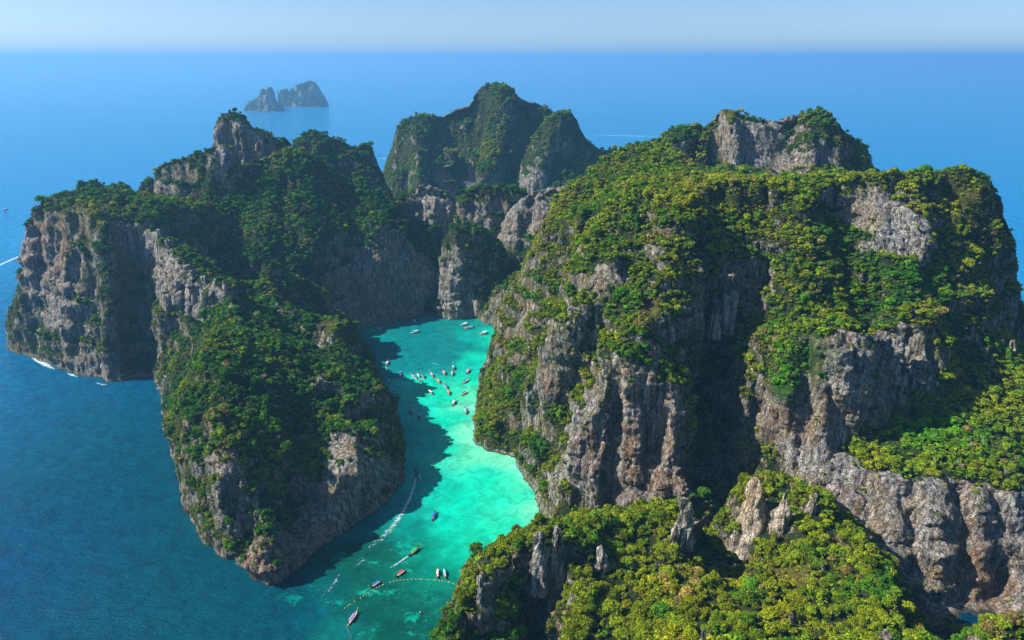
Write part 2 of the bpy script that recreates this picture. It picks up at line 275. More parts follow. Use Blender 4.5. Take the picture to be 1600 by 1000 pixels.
# ------------------------------------------------------------------ materials
def mat(name):
    m = bpy.data.materials.new(name); m.use_nodes = True
    return m, m.node_tree.nodes, m.node_tree.links, m.node_tree.nodes['Principled BSDF']
class NB:                                # a few short cuts for node trees
    def __init__(s, m): s.n = m.node_tree.nodes; s.l = m.node_tree.links
    def put(s, sock, v):
        if hasattr(v, 'is_output') or isinstance(v, bpy.types.NodeSocket): s.l.new(v, sock)
        elif isinstance(v, (tuple, list)) and len(v) == 3 and sock.type == 'RGBA': sock.default_value = (*v, 1)
        else: sock.default_value = v
    def pos(s): return s.n.new('ShaderNodeNewGeometry').outputs['Position']
    def attr(s, name, out='Fac', typ='GEOMETRY'):
        a = s.n.new('ShaderNodeAttribute'); a.attribute_name = name; a.attribute_type = typ; return a.outputs[out]
    def scale(s, vec, sx, sy, sz):
        v = s.n.new('ShaderNodeVectorMath'); v.operation = 'MULTIPLY'; s.l.new(vec, v.inputs[0]); v.inputs[1].default_value = (sx, sy, sz); return v.outputs[0]
    def noise(s, vec, sc_=1.0, det=4, rough=0.55, dist=0.0):
        t = s.n.new('ShaderNodeTexNoise'); t.inputs['Scale'].default_value = sc_; t.inputs['Detail'].default_value = det
        t.inputs['Roughness'].default_value = rough; t.inputs['Distortion'].default_value = dist; s.l.new(vec, t.inputs['Vector']); return t.outputs['Fac']
    def ramp(s, fac, stops):
        r = s.n.new('ShaderNodeValToRGB'); e = r.color_ramp.elements
        while len(e) < len(stops): e.new(0.5)
        for el, (q, c) in zip(e, stops): el.position = q; el.color = (*c, 1) if len(c) == 3 else c
        s.l.new(fac, r.inputs[0]); return r.outputs[0]
    def rng(s, v, a, b, c=0.0, d=1.0):
        r = s.n.new('ShaderNodeMapRange'); r.inputs[1].default_value = a; r.inputs[2].default_value = b; r.inputs[3].default_value = c; r.inputs[4].default_value = d
        s.l.new(v, r.inputs[0]); return r.outputs[0]
    def math(s, op, a, b=0.0):
        m_ = s.n.new('ShaderNodeMath'); m_.operation = op; s.put(m_.inputs[0], a); s.put(m_.inputs[1], b); return m_.outputs[0]
    def mix(s, f, a, b, mode='MIX'):
        m_ = s.n.new('ShaderNodeMix'); m_.data_type = 'RGBA'; m_.blend_type = mode
        s.put(m_.inputs[0], f); s.put(m_.inputs[6], a); s.put(m_.inputs[7], b); return m_.outputs[2]
    def bump(s, hgt, strength, dist):
        b = s.n.new('ShaderNodeBump'); b.inputs['Strength'].default_value = strength; b.inputs['Distance'].default_value = dist; s.l.new(hgt, b.inputs['Height']); return b.outputs[0]

def make_rock():
    m, n, l, bs = mat('limestone'); b = NB(m); P = b.pos()
    st = b.noise(b.scale(P, 0.30, 0.30, 0.028), 1.0, 6, 0.62, 0.4)
    st2 = b.noise(b.scale(P, 0.9, 0.9, 0.10), 1.0, 4, 0.6)
    big = b.noise(P, 0.035, 4, 0.6)
    fine = b.noise(P, 0.7, 5, 0.7)
    grey = b.ramp(st, [(0.35, (0.042, 0.044, 0.050)), (0.43, (0.17, 0.165, 0.16)), (0.52, (0.42, 0.40, 0.365)), (0.64, (0.72, 0.67, 0.58))])
    tan = b.ramp(st2, [(0.36, (0.12, 0.09, 0.055)), (0.5, (0.42, 0.32, 0.20)), (0.7, (0.70, 0.60, 0.45))])
    col = b.mix(b.rng(big, 0.46, 0.64, 0.0, 0.85), grey, tan)
    rust = b.ramp(st2, [(0.35, (0.17, 0.075, 0.035)), (0.55, (0.42, 0.22, 0.11)), (0.75, (0.60, 0.45, 0.32))])
    w = b.math('MULTIPLY', b.math('MULTIPLY', b.attr('warm'), 0.85), b.rng(b.noise(b.scale(P, 0.16, 0.16, 0.05), 1.0, 5, 0.65), 0.40, 0.55))
    col = b.mix(w, col, rust)
    col = b.mix(b.rng(fine, 0.25, 0.75, 0.4, 0.0), col, b.mix(1.0, col, (0.45, 0.45, 0.48), 'MULTIPLY'))
    def crack(sx, sz, w0, w1):
        t = n.new('ShaderNodeTexVoronoi'); t.feature = 'DISTANCE_TO_EDGE'; t.inputs['Scale'].default_value = 1.0
        dn = n.new('ShaderNodeTexNoise'); dn.inputs['Scale'].default_value = 0.35; dn.inputs['Detail'].default_value = 3; l.new(P, dn.inputs['Vector'])
        va = n.new('ShaderNodeVectorMath'); va.operation = 'MULTIPLY_ADD'; l.new(dn.outputs['Color'], va.inputs[0]); va.inputs[1].default_value = (5, 5, 5); l.new(P, va.inputs[2])
        l.new(b.scale(va.outputs[0], sx, sx, sz), t.inputs['Vector']); return b.rng(t.outputs['Distance'], w0, w1)
    k1, k2 = crack(0.20, 0.07, 0.0, 0.07), crack(0.5, 0.28, 0.0, 0.07)
    flute = b.noise(b.scale(P, 1.5, 1.5, 0.10), 1.0, 4, 0.6, 0.2)
    joint = b.math('MULTIPLY', k1, b.rng(k2, 0, 1, 0.45, 1.0))
    col = b.mix(b.rng(joint, 0.0, 0.7, 0.6, 0.0), col, (0.02, 0.021, 0.024))
    col = b.mix(b.rng(flute, 0.34, 0.46, 0.5, 0.0), col, b.mix(1.0, col, (0.35, 0.36, 0.38), 'MULTIPLY'))
    col = b.mix(b.attr('pale'), col, b.mix(1.0, col, (1.9, 1.75, 1.5), 'MULTIPLY'))
    drip = b.noise(b.scale(P, 0.42, 0.42, 0.012), 1.0, 4, 0.6, 0.1); zone_ = b.noise(P, 0.022, 3, 0.5)
    col = b.mix(b.math('MULTIPLY', b.rng(drip, 0.56, 0.64, 0.0, 0.8), b.rng(zone_, 0.40, 0.55)), col, (0.03, 0.031, 0.036))
    col = b.mix(b.rng(b.math('SUBTRACT', drip, b.math('MULTIPLY', zone_, 0.3)), 0.20, 0.30, 0.55, 0.0), col, (0.66, 0.63, 0.57))
    # tide-washed pale foot of the cliffs
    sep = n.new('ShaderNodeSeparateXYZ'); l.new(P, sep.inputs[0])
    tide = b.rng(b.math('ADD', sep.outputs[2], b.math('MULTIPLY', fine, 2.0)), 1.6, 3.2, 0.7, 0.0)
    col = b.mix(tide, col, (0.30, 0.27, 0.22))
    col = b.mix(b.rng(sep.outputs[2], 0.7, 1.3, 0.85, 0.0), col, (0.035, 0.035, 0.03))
    # undergrowth, lichen and dry grass
    u1 = b.noise(P, 0.16, 5, 0.65); u2 = b.noise(P, 0.9, 4, 0.7)
    under = b.ramp(u1, [(0.30, (0.012, 0.030, 0.008)), (0.46, (0.030, 0.060, 0.014)), (0.58, (0.075, 0.085, 0.022)), (0.72, (0.12, 0.095, 0.05))])
    under = b.mix(b.rng(u2, 0.3, 0.7, 0.6, 0.0), under, b.mix(1.0, under, (0.35, 0.4, 0.35), 'MULTIPLY'))
    grass = b.ramp(u2, [(0.3, (0.10, 0.11, 0.02)), (0.5, (0.20, 0.19, 0.035)), (0.72, (0.32, 0.26, 0.08))])
    fresh = b.ramp(u2, [(0.3, (0.02, 0.06, 0.010)), (0.55, (0.05, 0.12, 0.015)), (0.75, (0.10, 0.18, 0.02))])
    # dry scrub, moss and lichen that cling to the rougher rock
    m1 = b.noise(b.scale(P, 0.42, 0.42, 0.20), 1.0, 5, 0.7, 0.3); m2 = b.noise(P, 0.06, 3, 0.6)
    scrub = b.ramp(m2, [(0.36, (0.06, 0.082, 0.022)), (0.50, (0.16, 0.145, 0.038)), (0.62, (0.30, 0.205, 0.07))])
    scrub = b.mix(b.rng(u2, 0.35, 0.7, 0.55, 0.0), scrub, b.mix(1.0, scrub, (0.3, 0.33, 0.3), 'MULTIPLY'))
    cover = b.math('MULTIPLY', b.rng(m1, 0.46, 0.56), b.rng(b.attr('bare'), 0.25, 1.0, 0.95, 0.12))
    col = b.mix(cover, col, scrub)
    v = b.math('ADD', b.attr('veg'), b.rng(u2, 0.3, 0.7, -0.25, 0.25))
    col = b.mix(b.rng(v, 0.40, 0.62), col, under)
    col = b.mix(b.attr('grass'), col, grass)
    col = b.mix(b.attr('fresh'), col, fresh)
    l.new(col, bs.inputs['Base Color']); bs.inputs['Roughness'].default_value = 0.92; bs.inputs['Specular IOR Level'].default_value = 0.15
    hgt = b.math('ADD', b.math('ADD', b.math('MULTIPLY', st2, 0.8), b.math('MULTIPLY', fine, 0.7)), b.math('ADD', b.math('MULTIPLY', joint, 0.9), b.math('MULTIPLY', flute, 0.7)))
    l.new(b.bump(hgt, 1.0, 1.8), bs.inputs['Normal'])
    return m
def make_leaf():
    m, n, l, bs = mat('foliage'); b = NB(m)
    t = b.attr('tint', 'Color', 'INSTANCER'); lv = b.attr('leafvar', 'Fac')
    col = b.mix(1.0, t, b.ramp(lv, [(0.0, (0.45, 0.50, 0.45)), (0.5, (1, 1, 1)), (1.0, (1.7, 1.55, 1.2))]), 'MULTIPLY')
    d = n.new('ShaderNodeBsdfDiffuse'); l.new(col, d.inputs[0])
    tr = n.new('ShaderNodeBsdfTranslucent'); l.new(b.mix(1.0, col, (1.15, 1.1, 0.6), 'MULTIPLY'), tr.inputs[0])
    mx = n.new('ShaderNodeMixShader'); mx.inputs[0].default_value = 0.28; l.new(d.outputs[0], mx.inputs[1]); l.new(tr.outputs[0], mx.inputs[2])
    n.remove(bs); l.new(mx.outputs[0], n['Material Output'].inputs[0])
    return m
def make_bark():
    m, n, l, bs = mat('bark'); b = NB(m)
    c = b.ramp(b.noise(b.scale(b.pos(), 3, 3, 0.6), 1, 4), [(0.3, (0.05, 0.04, 0.03)), (0.7, (0.22, 0.19, 0.15))])
    l.new(c, bs.inputs['Base Color']); bs.inputs['Roughness'].default_value = 0.9
    return m
ROCK, LEAF, BARK = make_rock(), make_leaf(), make_bark()

def tag(o, label, cat, group=None, kind=None):
    o['label'] = label; o['category'] = cat
    if group: o['group'] = group
    if kind: o['kind'] = kind
    return o
def mesh_np(name, V, F, mats, attrs=None, smooth_=True):
    me = bpy.data.meshes.new(name); V = np.ascontiguousarray(V, np.float32); F = np.ascontiguousarray(F, np.int32); k = F.shape[1]
    me.vertices.add(len(V)); me.vertices.foreach_set('co', V.ravel())
    me.loops.add(F.size); me.loops.foreach_set('vertex_index', F.ravel())
    me.polygons.add(len(F)); me.polygons.foreach_set('loop_start', np.arange(0, F.size, k, dtype=np.int32))
    if smooth_: me.polygons.foreach_set('use_smooth', np.ones(len(F), bool))
    for a, v in (attrs or {}).items():
        v = np.ascontiguousarray(v, np.float32)
        if v.ndim == 1: me.attributes.new(a, 'FLOAT', 'POINT').data.foreach_set('value', v)
        else:
            v = np.concatenate([v, np.ones((len(v), 1), np.float32)], 1) if v.shape[1] == 3 else v
            me.attributes.new(a, 'FLOAT_COLOR', 'POINT').data.foreach_set('color', np.ascontiguousarray(v).ravel())
    for m in (mats if isinstance(mats, (list, tuple)) else [mats]): me.materials.append(m)
    me.update(calc_edges=True); me.validate()
    return me
def link(name, me, parent=None):
    o = bpy.data.objects.new(name, me); COL.objects.link(o)
    if parent: o.parent = parent
    return o

# ------------------------------------------------------------------ land: coarse shapes first
def ridged(P, sx, sz, seed): return 0.45 - np.abs(nz3(P, sx, sz, seed)) * 2
for k, d in LAND.items():
    far = 4.5 if d.get('far') else 1.0
    V, T = tin(d['pts'])
    V, T = refine(V, T, lambda M: np.full(len(M), 12.0 * far))
    V = smooth(V, T, 1, 0.5)
    d['c'] = (V, T)
def land_bvh():
    VV, TT, off = [], [], 0
    for d in LAND.values():
        VV.append(d['c'][0]); TT.append(d['c'][1] + off); off += len(d['c'][0])
    return BVHTree.FromPolygons(np.concatenate(VV).tolist(), np.concatenate(TT).tolist(), all_triangles=True)
def cast(u, v):
    r = BV.ray_cast(Vector((0, 0, CAM_H)), Vector(_dir(u, v)).normalized())
    return np.array(r[0]) if r[0] is not None else np.array(h(u, v, 0))
BV = land_bvh()
# gullies (-) and spurs (+) that run down the slopes
RIBS = [([(985, 265), (930, 330), (880, 400), (865, 470), (850, 540)], 22, -18), ([(905, 300), (860, 370), (825, 440), (800, 510)], 14, 10), ([(1000, 310), (950, 380), (925, 460), (880, 540), (850, 610)], 17, 13), ([(1010, 350), (985, 430), (940, 520), (905, 590)], 13, -11),
        ([(1070, 320), (1060, 400), (1010, 480), (970, 560)], 17, 11), ([(1200, 330), (1185, 400), (1130, 520), (1100, 620), (1120, 760)], 22, -18), ([(1250, 310), (1240, 400), (1250, 480), (1270, 520)], 18, 9), ([(1310, 300), (1330, 400), (1350, 480)], 18, -13), ([(1440, 280), (1430, 380), (1410, 480)], 15, 9), ([(1490, 300), (1480, 420), (1490, 540)], 20, -13),
        ([(1530, 290), (1545, 400), (1540, 480)], 14, 8), ([(1130, 300), (1110, 370), (1060, 450)], 12, -9), ([(960, 600), (955, 700), (950, 800)], 6, -6), ([(1010, 600), (1010, 700), (1005, 800)], 7, -6), ([(985, 600), (980, 800)], 6, 4), ([(890, 560), (880, 640), (890, 740)], 8, -7), ([(1040, 610), (1035, 780)], 6, 4), ([(820, 560), (800, 620), (790, 680)], 9, -7),
        ([(480, 560), (470, 640), (470, 720), (460, 800)], 18, -14), ([(425, 680), (440, 770)], 8, 7), ([(390, 480), (395, 560), (380, 640)], 14, -9), ([(360, 560), (360, 640), (380, 720)], 10, 6), ([(300, 460), (300, 560), (290, 640)], 8, -7), ([(270, 420), (265, 520), (262, 600)], 8, 6), ([(330, 600), (320, 700), (330, 800)], 6, -6), ([(345, 700), (350, 800), (370, 850)], 6, 4), ([(560, 690), (570, 780)], 6, -5), ([(590, 690), (600, 760)], 5, -5),
        ([(140, 310), (135, 400), (150, 500), (150, 590)], 14, -10), ([(195, 320), (200, 420), (210, 560)], 20, -15), ([(100, 310), (100, 420), (115, 560)], 10, 7), ([(70, 320), (65, 420), (60, 540)], 8, -7), ([(165, 320), (170, 420), (180, 560)], 9, 7),
        ([(420, 240), (385, 310), (355, 390)], 24, -24), ([(300, 348), (335, 395), (375, 455), (425, 485)], 20, -22), ([(175, 312), (230, 327), (268, 350)], 14, -13), ([(480, 470), (470, 500), (440, 520)], 14, -12), ([(395, 420), (380, 480)], 12, -14), ([(470, 250), (480, 320), (490, 380), (500, 470)], 20, 15), ([(440, 300), (445, 380), (440, 450)], 20, -16), ([(530, 270), (545, 330), (550, 400)], 18, -11), ([(580, 320), (590, 400), (595, 480)], 10, 7), ([(640, 360), (640, 440)], 10, -8), ([(350, 320), (330, 380)], 16, 10), ([(520, 300), (520, 360)], 14, 9),
        ([(725, 165), (715, 230), (700, 290)], 35, -28), ([(790, 140), (785, 200), (760, 270)], 30, 22), ([(818, 160), (820, 220), (800, 280)], 30, -32), ([(665, 185), (665, 240), (650, 290)], 25, 16), ([(690, 185), (685, 240), (680, 290)], 20, -14), ([(875, 178), (860, 220), (830, 290)], 28, 14), ([(905, 200), (890, 250), (880, 290)], 24, -20),
        ([(1225, 185), (1235, 230), (1240, 280)], 20, -13), ([(1275, 178), (1280, 230), (1285, 285)], 18, 11), ([(1110, 190), (1110, 240), (1120, 270)], 18, -12), ([(1060, 205), (1050, 250)], 18, 8), ([(1320, 200), (1330, 260)], 18, -10),
        ([(880, 850), (878, 900), (874, 960)], 7, -7), ([(935, 830), (945, 880), (930, 930)], 9, -7), ([(960, 870), (1000, 900), (1050, 940)], 10, 5), ([(1090, 800), (1105, 860), (1125, 910)], 14, -22), ([(1210, 760), (1240, 850), (1250, 930)], 11, 6), ([(1150, 880), (1160, 950), (1150, 1000)], 9, -7), ([(1300, 860), (1290, 930)], 8, -6), ([(845, 840), (842, 930)], 6, 5), ([(810, 850), (808, 930)], 6, -5), ([(1030, 960), (1010, 1000)], 7, -5),
        ([(1420, 750), (1425, 850), (1430, 930)], 7, -7), ([(1500, 760), (1505, 850), (1500, 940)], 8, -9), ([(1555, 765), (1560, 850), (1565, 900)], 7, -8), ([(1350, 740), (1350, 830)], 7, -6), ([(1460, 760), (1460, 900)], 6, 5), ([(1530, 770), (1530, 900)], 6, 5), ([(1300, 620), (1302, 690)], 5, -5), ([(1260, 600), (1265, 690)], 5, -4), ([(1385, 750), (1390, 860)], 6, 5),
        ([(1420, 520), (1425, 660)], 5, -5), ([(1455, 520), (1460, 650)], 5, -5), ([(730, 360), (735, 490)], 9, -6), ([(715, 360), (722, 490)], 8, 5), ([(660, 290), (660, 340)], 10, -6), ([(830, 300), (825, 350)], 10, -7)]
RIBS = [(np.array([cast(*q) for q in L]), r, a) for L, r, a in RIBS]
for k, d in LAND.items():
    far = 4.5 if d.get('far') else 1.0
    V, T = refine(*d['c'], lambda M: np.full(len(M), 6.5 * far))
    N = normals(V, T); rib = np.zeros(len(V))
    for L, r, a in RIBS:
        lo, hi = L.min(0) - 2.5 * r, L.max(0) + 2.5 * r
        m_ = ((V > lo) & (V < hi)).all(1)
        if not m_.any(): continue
        Q = V[m_]; best = np.full(len(Q), 1e9)
        for p0, p1 in zip(L[:-1], L[1:]):
            e = p1 - p0; t_ = np.clip(((Q - p0) @ e) / max(e @ e, 1e-6), 0, 1)
            best = np.minimum(best, np.linalg.norm(Q - p0 - t_[:, None] * e, axis=1))
        best = best * (1 + 0.25 * nz3(Q, 20, 20, 61))
        rib[m_] += a * np.exp(-(best / r) ** 2)
    V = V + N * rib[:, None] * np.array([1, 1, 0.15])
    N = normals(V, T); st = np.clip(1.15 - N[:, 2], 0, 1)
    low = 0.15 + 0.85 * sstep(0, 32, V[:, 2])
    rl = d.get('relief', 1.0)
    dsp = (nz3(V, 55 * far, 170 * far, 3) * 10 * (0.3 + 0.7 * st) + ridged(V, 25 * far, 110 * far, 4) * 11 * (0.38 + 0.62 * st) - ridged(V, 12 * far, 50 * far, 6) * 5.0 * (0.5 + 0.5 * st)) * far * low * rl
    V = V + N * dsp[:, None] * np.array([1, 1, 0.6])
    d['c'] = (V, T)
BV = land_bvh()
# bare rock (+) and thick growth (-) where the photograph shows them: pixel, radius in metres, amount
ROCKS = [(75, 420, 42, 1), (90, 480, 30, .9), (115, 480, 25, .8), (130, 570, 20, .7), (58, 380, 25, .9), (165, 588, 14, .9), (230, 385, 25, .8), (215, 480, 25, .3), (205, 560, 25, .6),
         (225, 372, 20, 1), (262, 420, 25, 1), (290, 455, 25, .9), (340, 465, 16, 1), (310, 470, 18, .8), (340, 690, 16, 1), (360, 735, 16, 1), (312, 720, 14, .5), (425, 890, 16, 1), (400, 875, 14, .9), (378, 800, 12, .8), (300, 770, 12, .6),
         (505, 540, 14, 1), (490, 560, 10, .8), (500, 600, 10, .9), (525, 705, 10, 1), (545, 685, 12, 1), (570, 745, 32, 1), (540, 785, 28, 1), (605, 725, 22, .9), (560, 560, 14, .8), (510, 810, 25, 1), (480, 850, 20, 1), (585, 620, 14, .5), (560, 620, 20, .8), (455, 700, 10, .6),
         (560, 430, 42, .9), (610, 420, 42, 1), (650, 440, 36, .9), (600, 480, 35, 1), (550, 480, 32, 1), (680, 450, 30, 1), (620, 370, 20, .6), (545, 380, 20, .4), (350, 225, 40, 1), (345, 245, 30, 1), (375, 235, 25, .7), (410, 225, 25, .6), (250, 285, 30, .9),
         (660, 310, 42, 1), (695, 320, 30, 1), (720, 440, 25, .9), (722, 390, 18, .6), (730, 480, 18, 1), (810, 340, 34, 1), (850, 315, 34, 1), (790, 370, 20, .8), (740, 320, 20, .7), (770, 340, 25, .6), (600, 315, 20, .6),
         (660, 260, 40, .7), (780, 185, 30, .6), (745, 285, 40, .8), (835, 285, 45, .9), (690, 260, 30, .5), (820, 240, 25, .5), (640, 200, 30, .4),
         (1175, 220, 34, 1.2), (1190, 260, 34, 1.2), (1205, 210, 25, 1), (1280, 250, 18, 1), (1235, 275, 25, .7), (1285, 280, 20, .8), (1130, 190, 14, .6), (1060, 215, 20, .5),
         (1370, 330, 22, 1.1), (1400, 350, 22, 1.1), (1412, 382, 18, 1.2), (1335, 330, 16, .8), (1440, 350, 16, .7), (1140, 455, 18, 1.2), (1122, 475, 14, 1), (1180, 440, 20, 1), (1085, 490, 8, 1), (920, 620, 14, .9), (980, 640, 18, .9), (1000, 700, 26, 1.1), (1040, 730, 22, 1.1), (940, 700, 20, 1), (905, 700, 14, .7),
         (950, 760, 18, .9), (1010, 600, 12, .7), (858, 600, 9, 1), (1050, 640, 16, .7), (1115, 735, 22, 1), (870, 740, 8, .7), (830, 420, 9, .9), (815, 500, 9, .7), (940, 430, 10, .9), (1025, 375, 10, 1), (970, 430, 8, .7), (1010, 460, 7, .5), (900, 650, 12, .9), (890, 740, 10, .8), (1060, 320, 8, .5), (1000, 330, 8, .6),
         (1305, 540, 14, 1.2), (1240, 645, 18, 1.2), (1290, 655, 18, 1.2), (1322, 620, 14, 1.2), (1205, 640, 12, .9), (1370, 600, 34, 1.2), (1420, 580, 26, 1.2), (1445, 625, 22, 1), (1400, 530, 14, 1), (1195, 520, 9, 1), (1250, 525, 8, .8), (1470, 590, 14, .6),
         (1350, 780, 26, 1.3), (1420, 810, 30, 1.3), (1480, 830, 35, 1.3), (1550, 830, 32, 1.3), (1440, 890, 30, 1.3), (1520, 910, 30, 1.3), (1300, 745, 16, 1.2), (1255, 715, 10, 1.1), (1590, 860, 22, 1.3), (1400, 900, 22, 1.2), (1330, 720, 9, .8), (1380, 740, 8, .7),
         (845, 900, 12, .8), (870, 950, 14, .8), (820, 960, 12, .7), (900, 900, 10, .7), (780, 900, 8, .6), (1070, 830, 7, 1), (1185, 790, 9, 1.1), (1218, 805, 9, 1.2), (1262, 785, 7, 1.1), (1195, 840, 7, .9), (845, 870, 8, .7), (760, 865, 7, .5), (920, 865, 9, .6), (755, 935, 7, .7), (1275, 805, 6, 1), (1250, 980, 5, .5), (1340, 985, 6, .7), (1180, 760, 6, .8), (1015, 830, 5, .5),
         (1450, 690, 28, -1.5), (1500, 660, 32, -1.5), (1560, 650, 34, -1.5), (1400, 712, 20, -1.5), (1560, 715, 22, -1.5), (1360, 695, 12, -1.2), (1240, 565, 16, -1.2), (1225, 590, 10, -.8), (1280, 480, 20, -1), (1200, 500, 14, -.8),
         (430, 600, 35, -.8), (420, 700, 25, -.8), (430, 800, 14, -.8), (960, 880, 25, -.6), (1100, 950, 30, -.6), (1250, 900, 25, -.6), (1000, 800, 14, -.7), (1180, 330, 60, -.6), (1500, 320, 50, -.5), (1450, 450, 40, -.5),
         (460, 400, 30, -.5), (430, 330, 50, -.5), (700, 200, 70, -.4), (1090, 560, 25, -.5), (1120, 860, 25, -.6), (770, 640, 15, -.4), (930, 350, 40, -.3)]
WARMS = [(75, 370, 30, 1.7), (80, 400, 18, 1.3), (68, 345, 18, 1.0), (110, 460, 15, .6), (425, 880, 20, 1), (400, 860, 14, .7), (350, 700, 18, .7), (330, 650, 16, .6), (1200, 640, 12, 1), (1250, 660, 14, .8), (1305, 525, 12, .7), (1290, 600, 14, .5), (860, 600, 12, .9), (1030, 710, 24, .6), (1000, 740, 18, .7), (950, 690, 18, .6),
         (1170, 720, 16, 1), (1500, 890, 22, .8), (1560, 930, 20, .8), (1520, 830, 14, .5), (1350, 790, 18, .4), (1025, 365, 10, .7), (830, 430, 12, .6), (1230, 265, 20, .6), (780, 190, 30, .4), (120, 320, 20, .6), (655, 260, 30, .4), (980, 620, 14, .7), (1020, 630, 12, .8), (910, 690, 12, .6), (280, 440, 16, .6), (1090, 580, 8, .4)]
GRASS = [(1010, 490, 7, .7), (1000, 505, 5, .7), (1025, 478, 6, .7), (1068, 455, 8, .7), (1105, 305, 14, .7), (1075, 320, 10, .6), (135, 330, 18, .6), (100, 345, 16, .5), (520, 510, 10, .7), (955, 262, 16, .5), (900, 360, 10, .4), (835, 385, 10, .5), (1480, 325, 12, .5), (1510, 300, 10, .4), (1345, 300, 10, .4), (1260, 900, 12, .4), (1215, 900, 10, .5), (1230, 960, 14, .4), (930, 470, 8, .5), (440, 245, 14, .4), (1140, 172, 14, .7), (1200, 188, 14, .5), (970, 520, 8, .4)]
FRESH = [(1440, 668, 18, .9), (1480, 655, 14, .7), (1420, 690, 16, .7), (1250, 560, 16, .7), (1230, 585, 12, .8), (1280, 545, 10, .6), (1230, 610, 10, .7), (640, 290, 30, .5), (1500, 680, 14, .5), (1120, 880, 12, .5)]
def field(P, pts):
    f = np.zeros(len(P), np.float32)
    lo, hi = P.min(0), P.max(0); P = P.astype(np.float32)
    for c, r, a in pts:
        if (c < lo - 2.2 * r).any() or (c > hi + 2.2 * r).any(): continue
        c = c.astype(np.float32)
        f += a * np.exp(-((P - c) ** 2).sum(1) / (r * r))
    return f
def prep(L): return [(cast(u, v), r * 1.25, a) for u, v, r, a in L]
ROCKS, WARMS, GRASS, FRESH = prep(ROCKS), prep(WARMS), prep(GRASS), prep(FRESH)

LABELS = {'headland': 'tall cliff headland with orange rock face above the open sea at the far left',
          'hill_knoll': 'low twin knolls behind the orange-faced headland', 'hill_spur': 'green hill with grey left cliff beside the tall rock tower',
          'hill_tower': 'tall blunt rock tower with pale streaked cliff below a green cap', 'promontory': 'long narrow promontory between the blue sea and the lagoon',
          'cliff_amphitheatre': 'green mountain with shaded cliff wall closing the back of the lagoon', 'ridge_shaded': 'shaded ridge dropping to the sea beside the hazy mountain',
          'mountain': 'highest hazy blue-green mountain behind the lagoon', 'mountain_shoulder': 'rounded shoulder on the right flank of the hazy mountain',
          'rock_wall': 'grey rock wall and green pillar at the head of the lagoon', 'rock_crest': 'jagged grey limestone crest behind the sunlit massif',
          'massif': 'large sunlit massif with cliffs and green terrace right of the lagoon', 'massif_summit': 'back summit with grey cliff face rising behind the sunlit massif',
          'foreground_hill': 'nearest wooded hill with yellow-green trees and rock outcrops', 'corner_knoll': 'small knoll cut off by the lower right corner',
          'islet': 'distant blue islet with a square tower, nearer of the two', 'islet_reef': 'distant pale rock islet, farther of the two'}
PTS = []                              # every place where something grows: position, normal z, veg, fields, which land
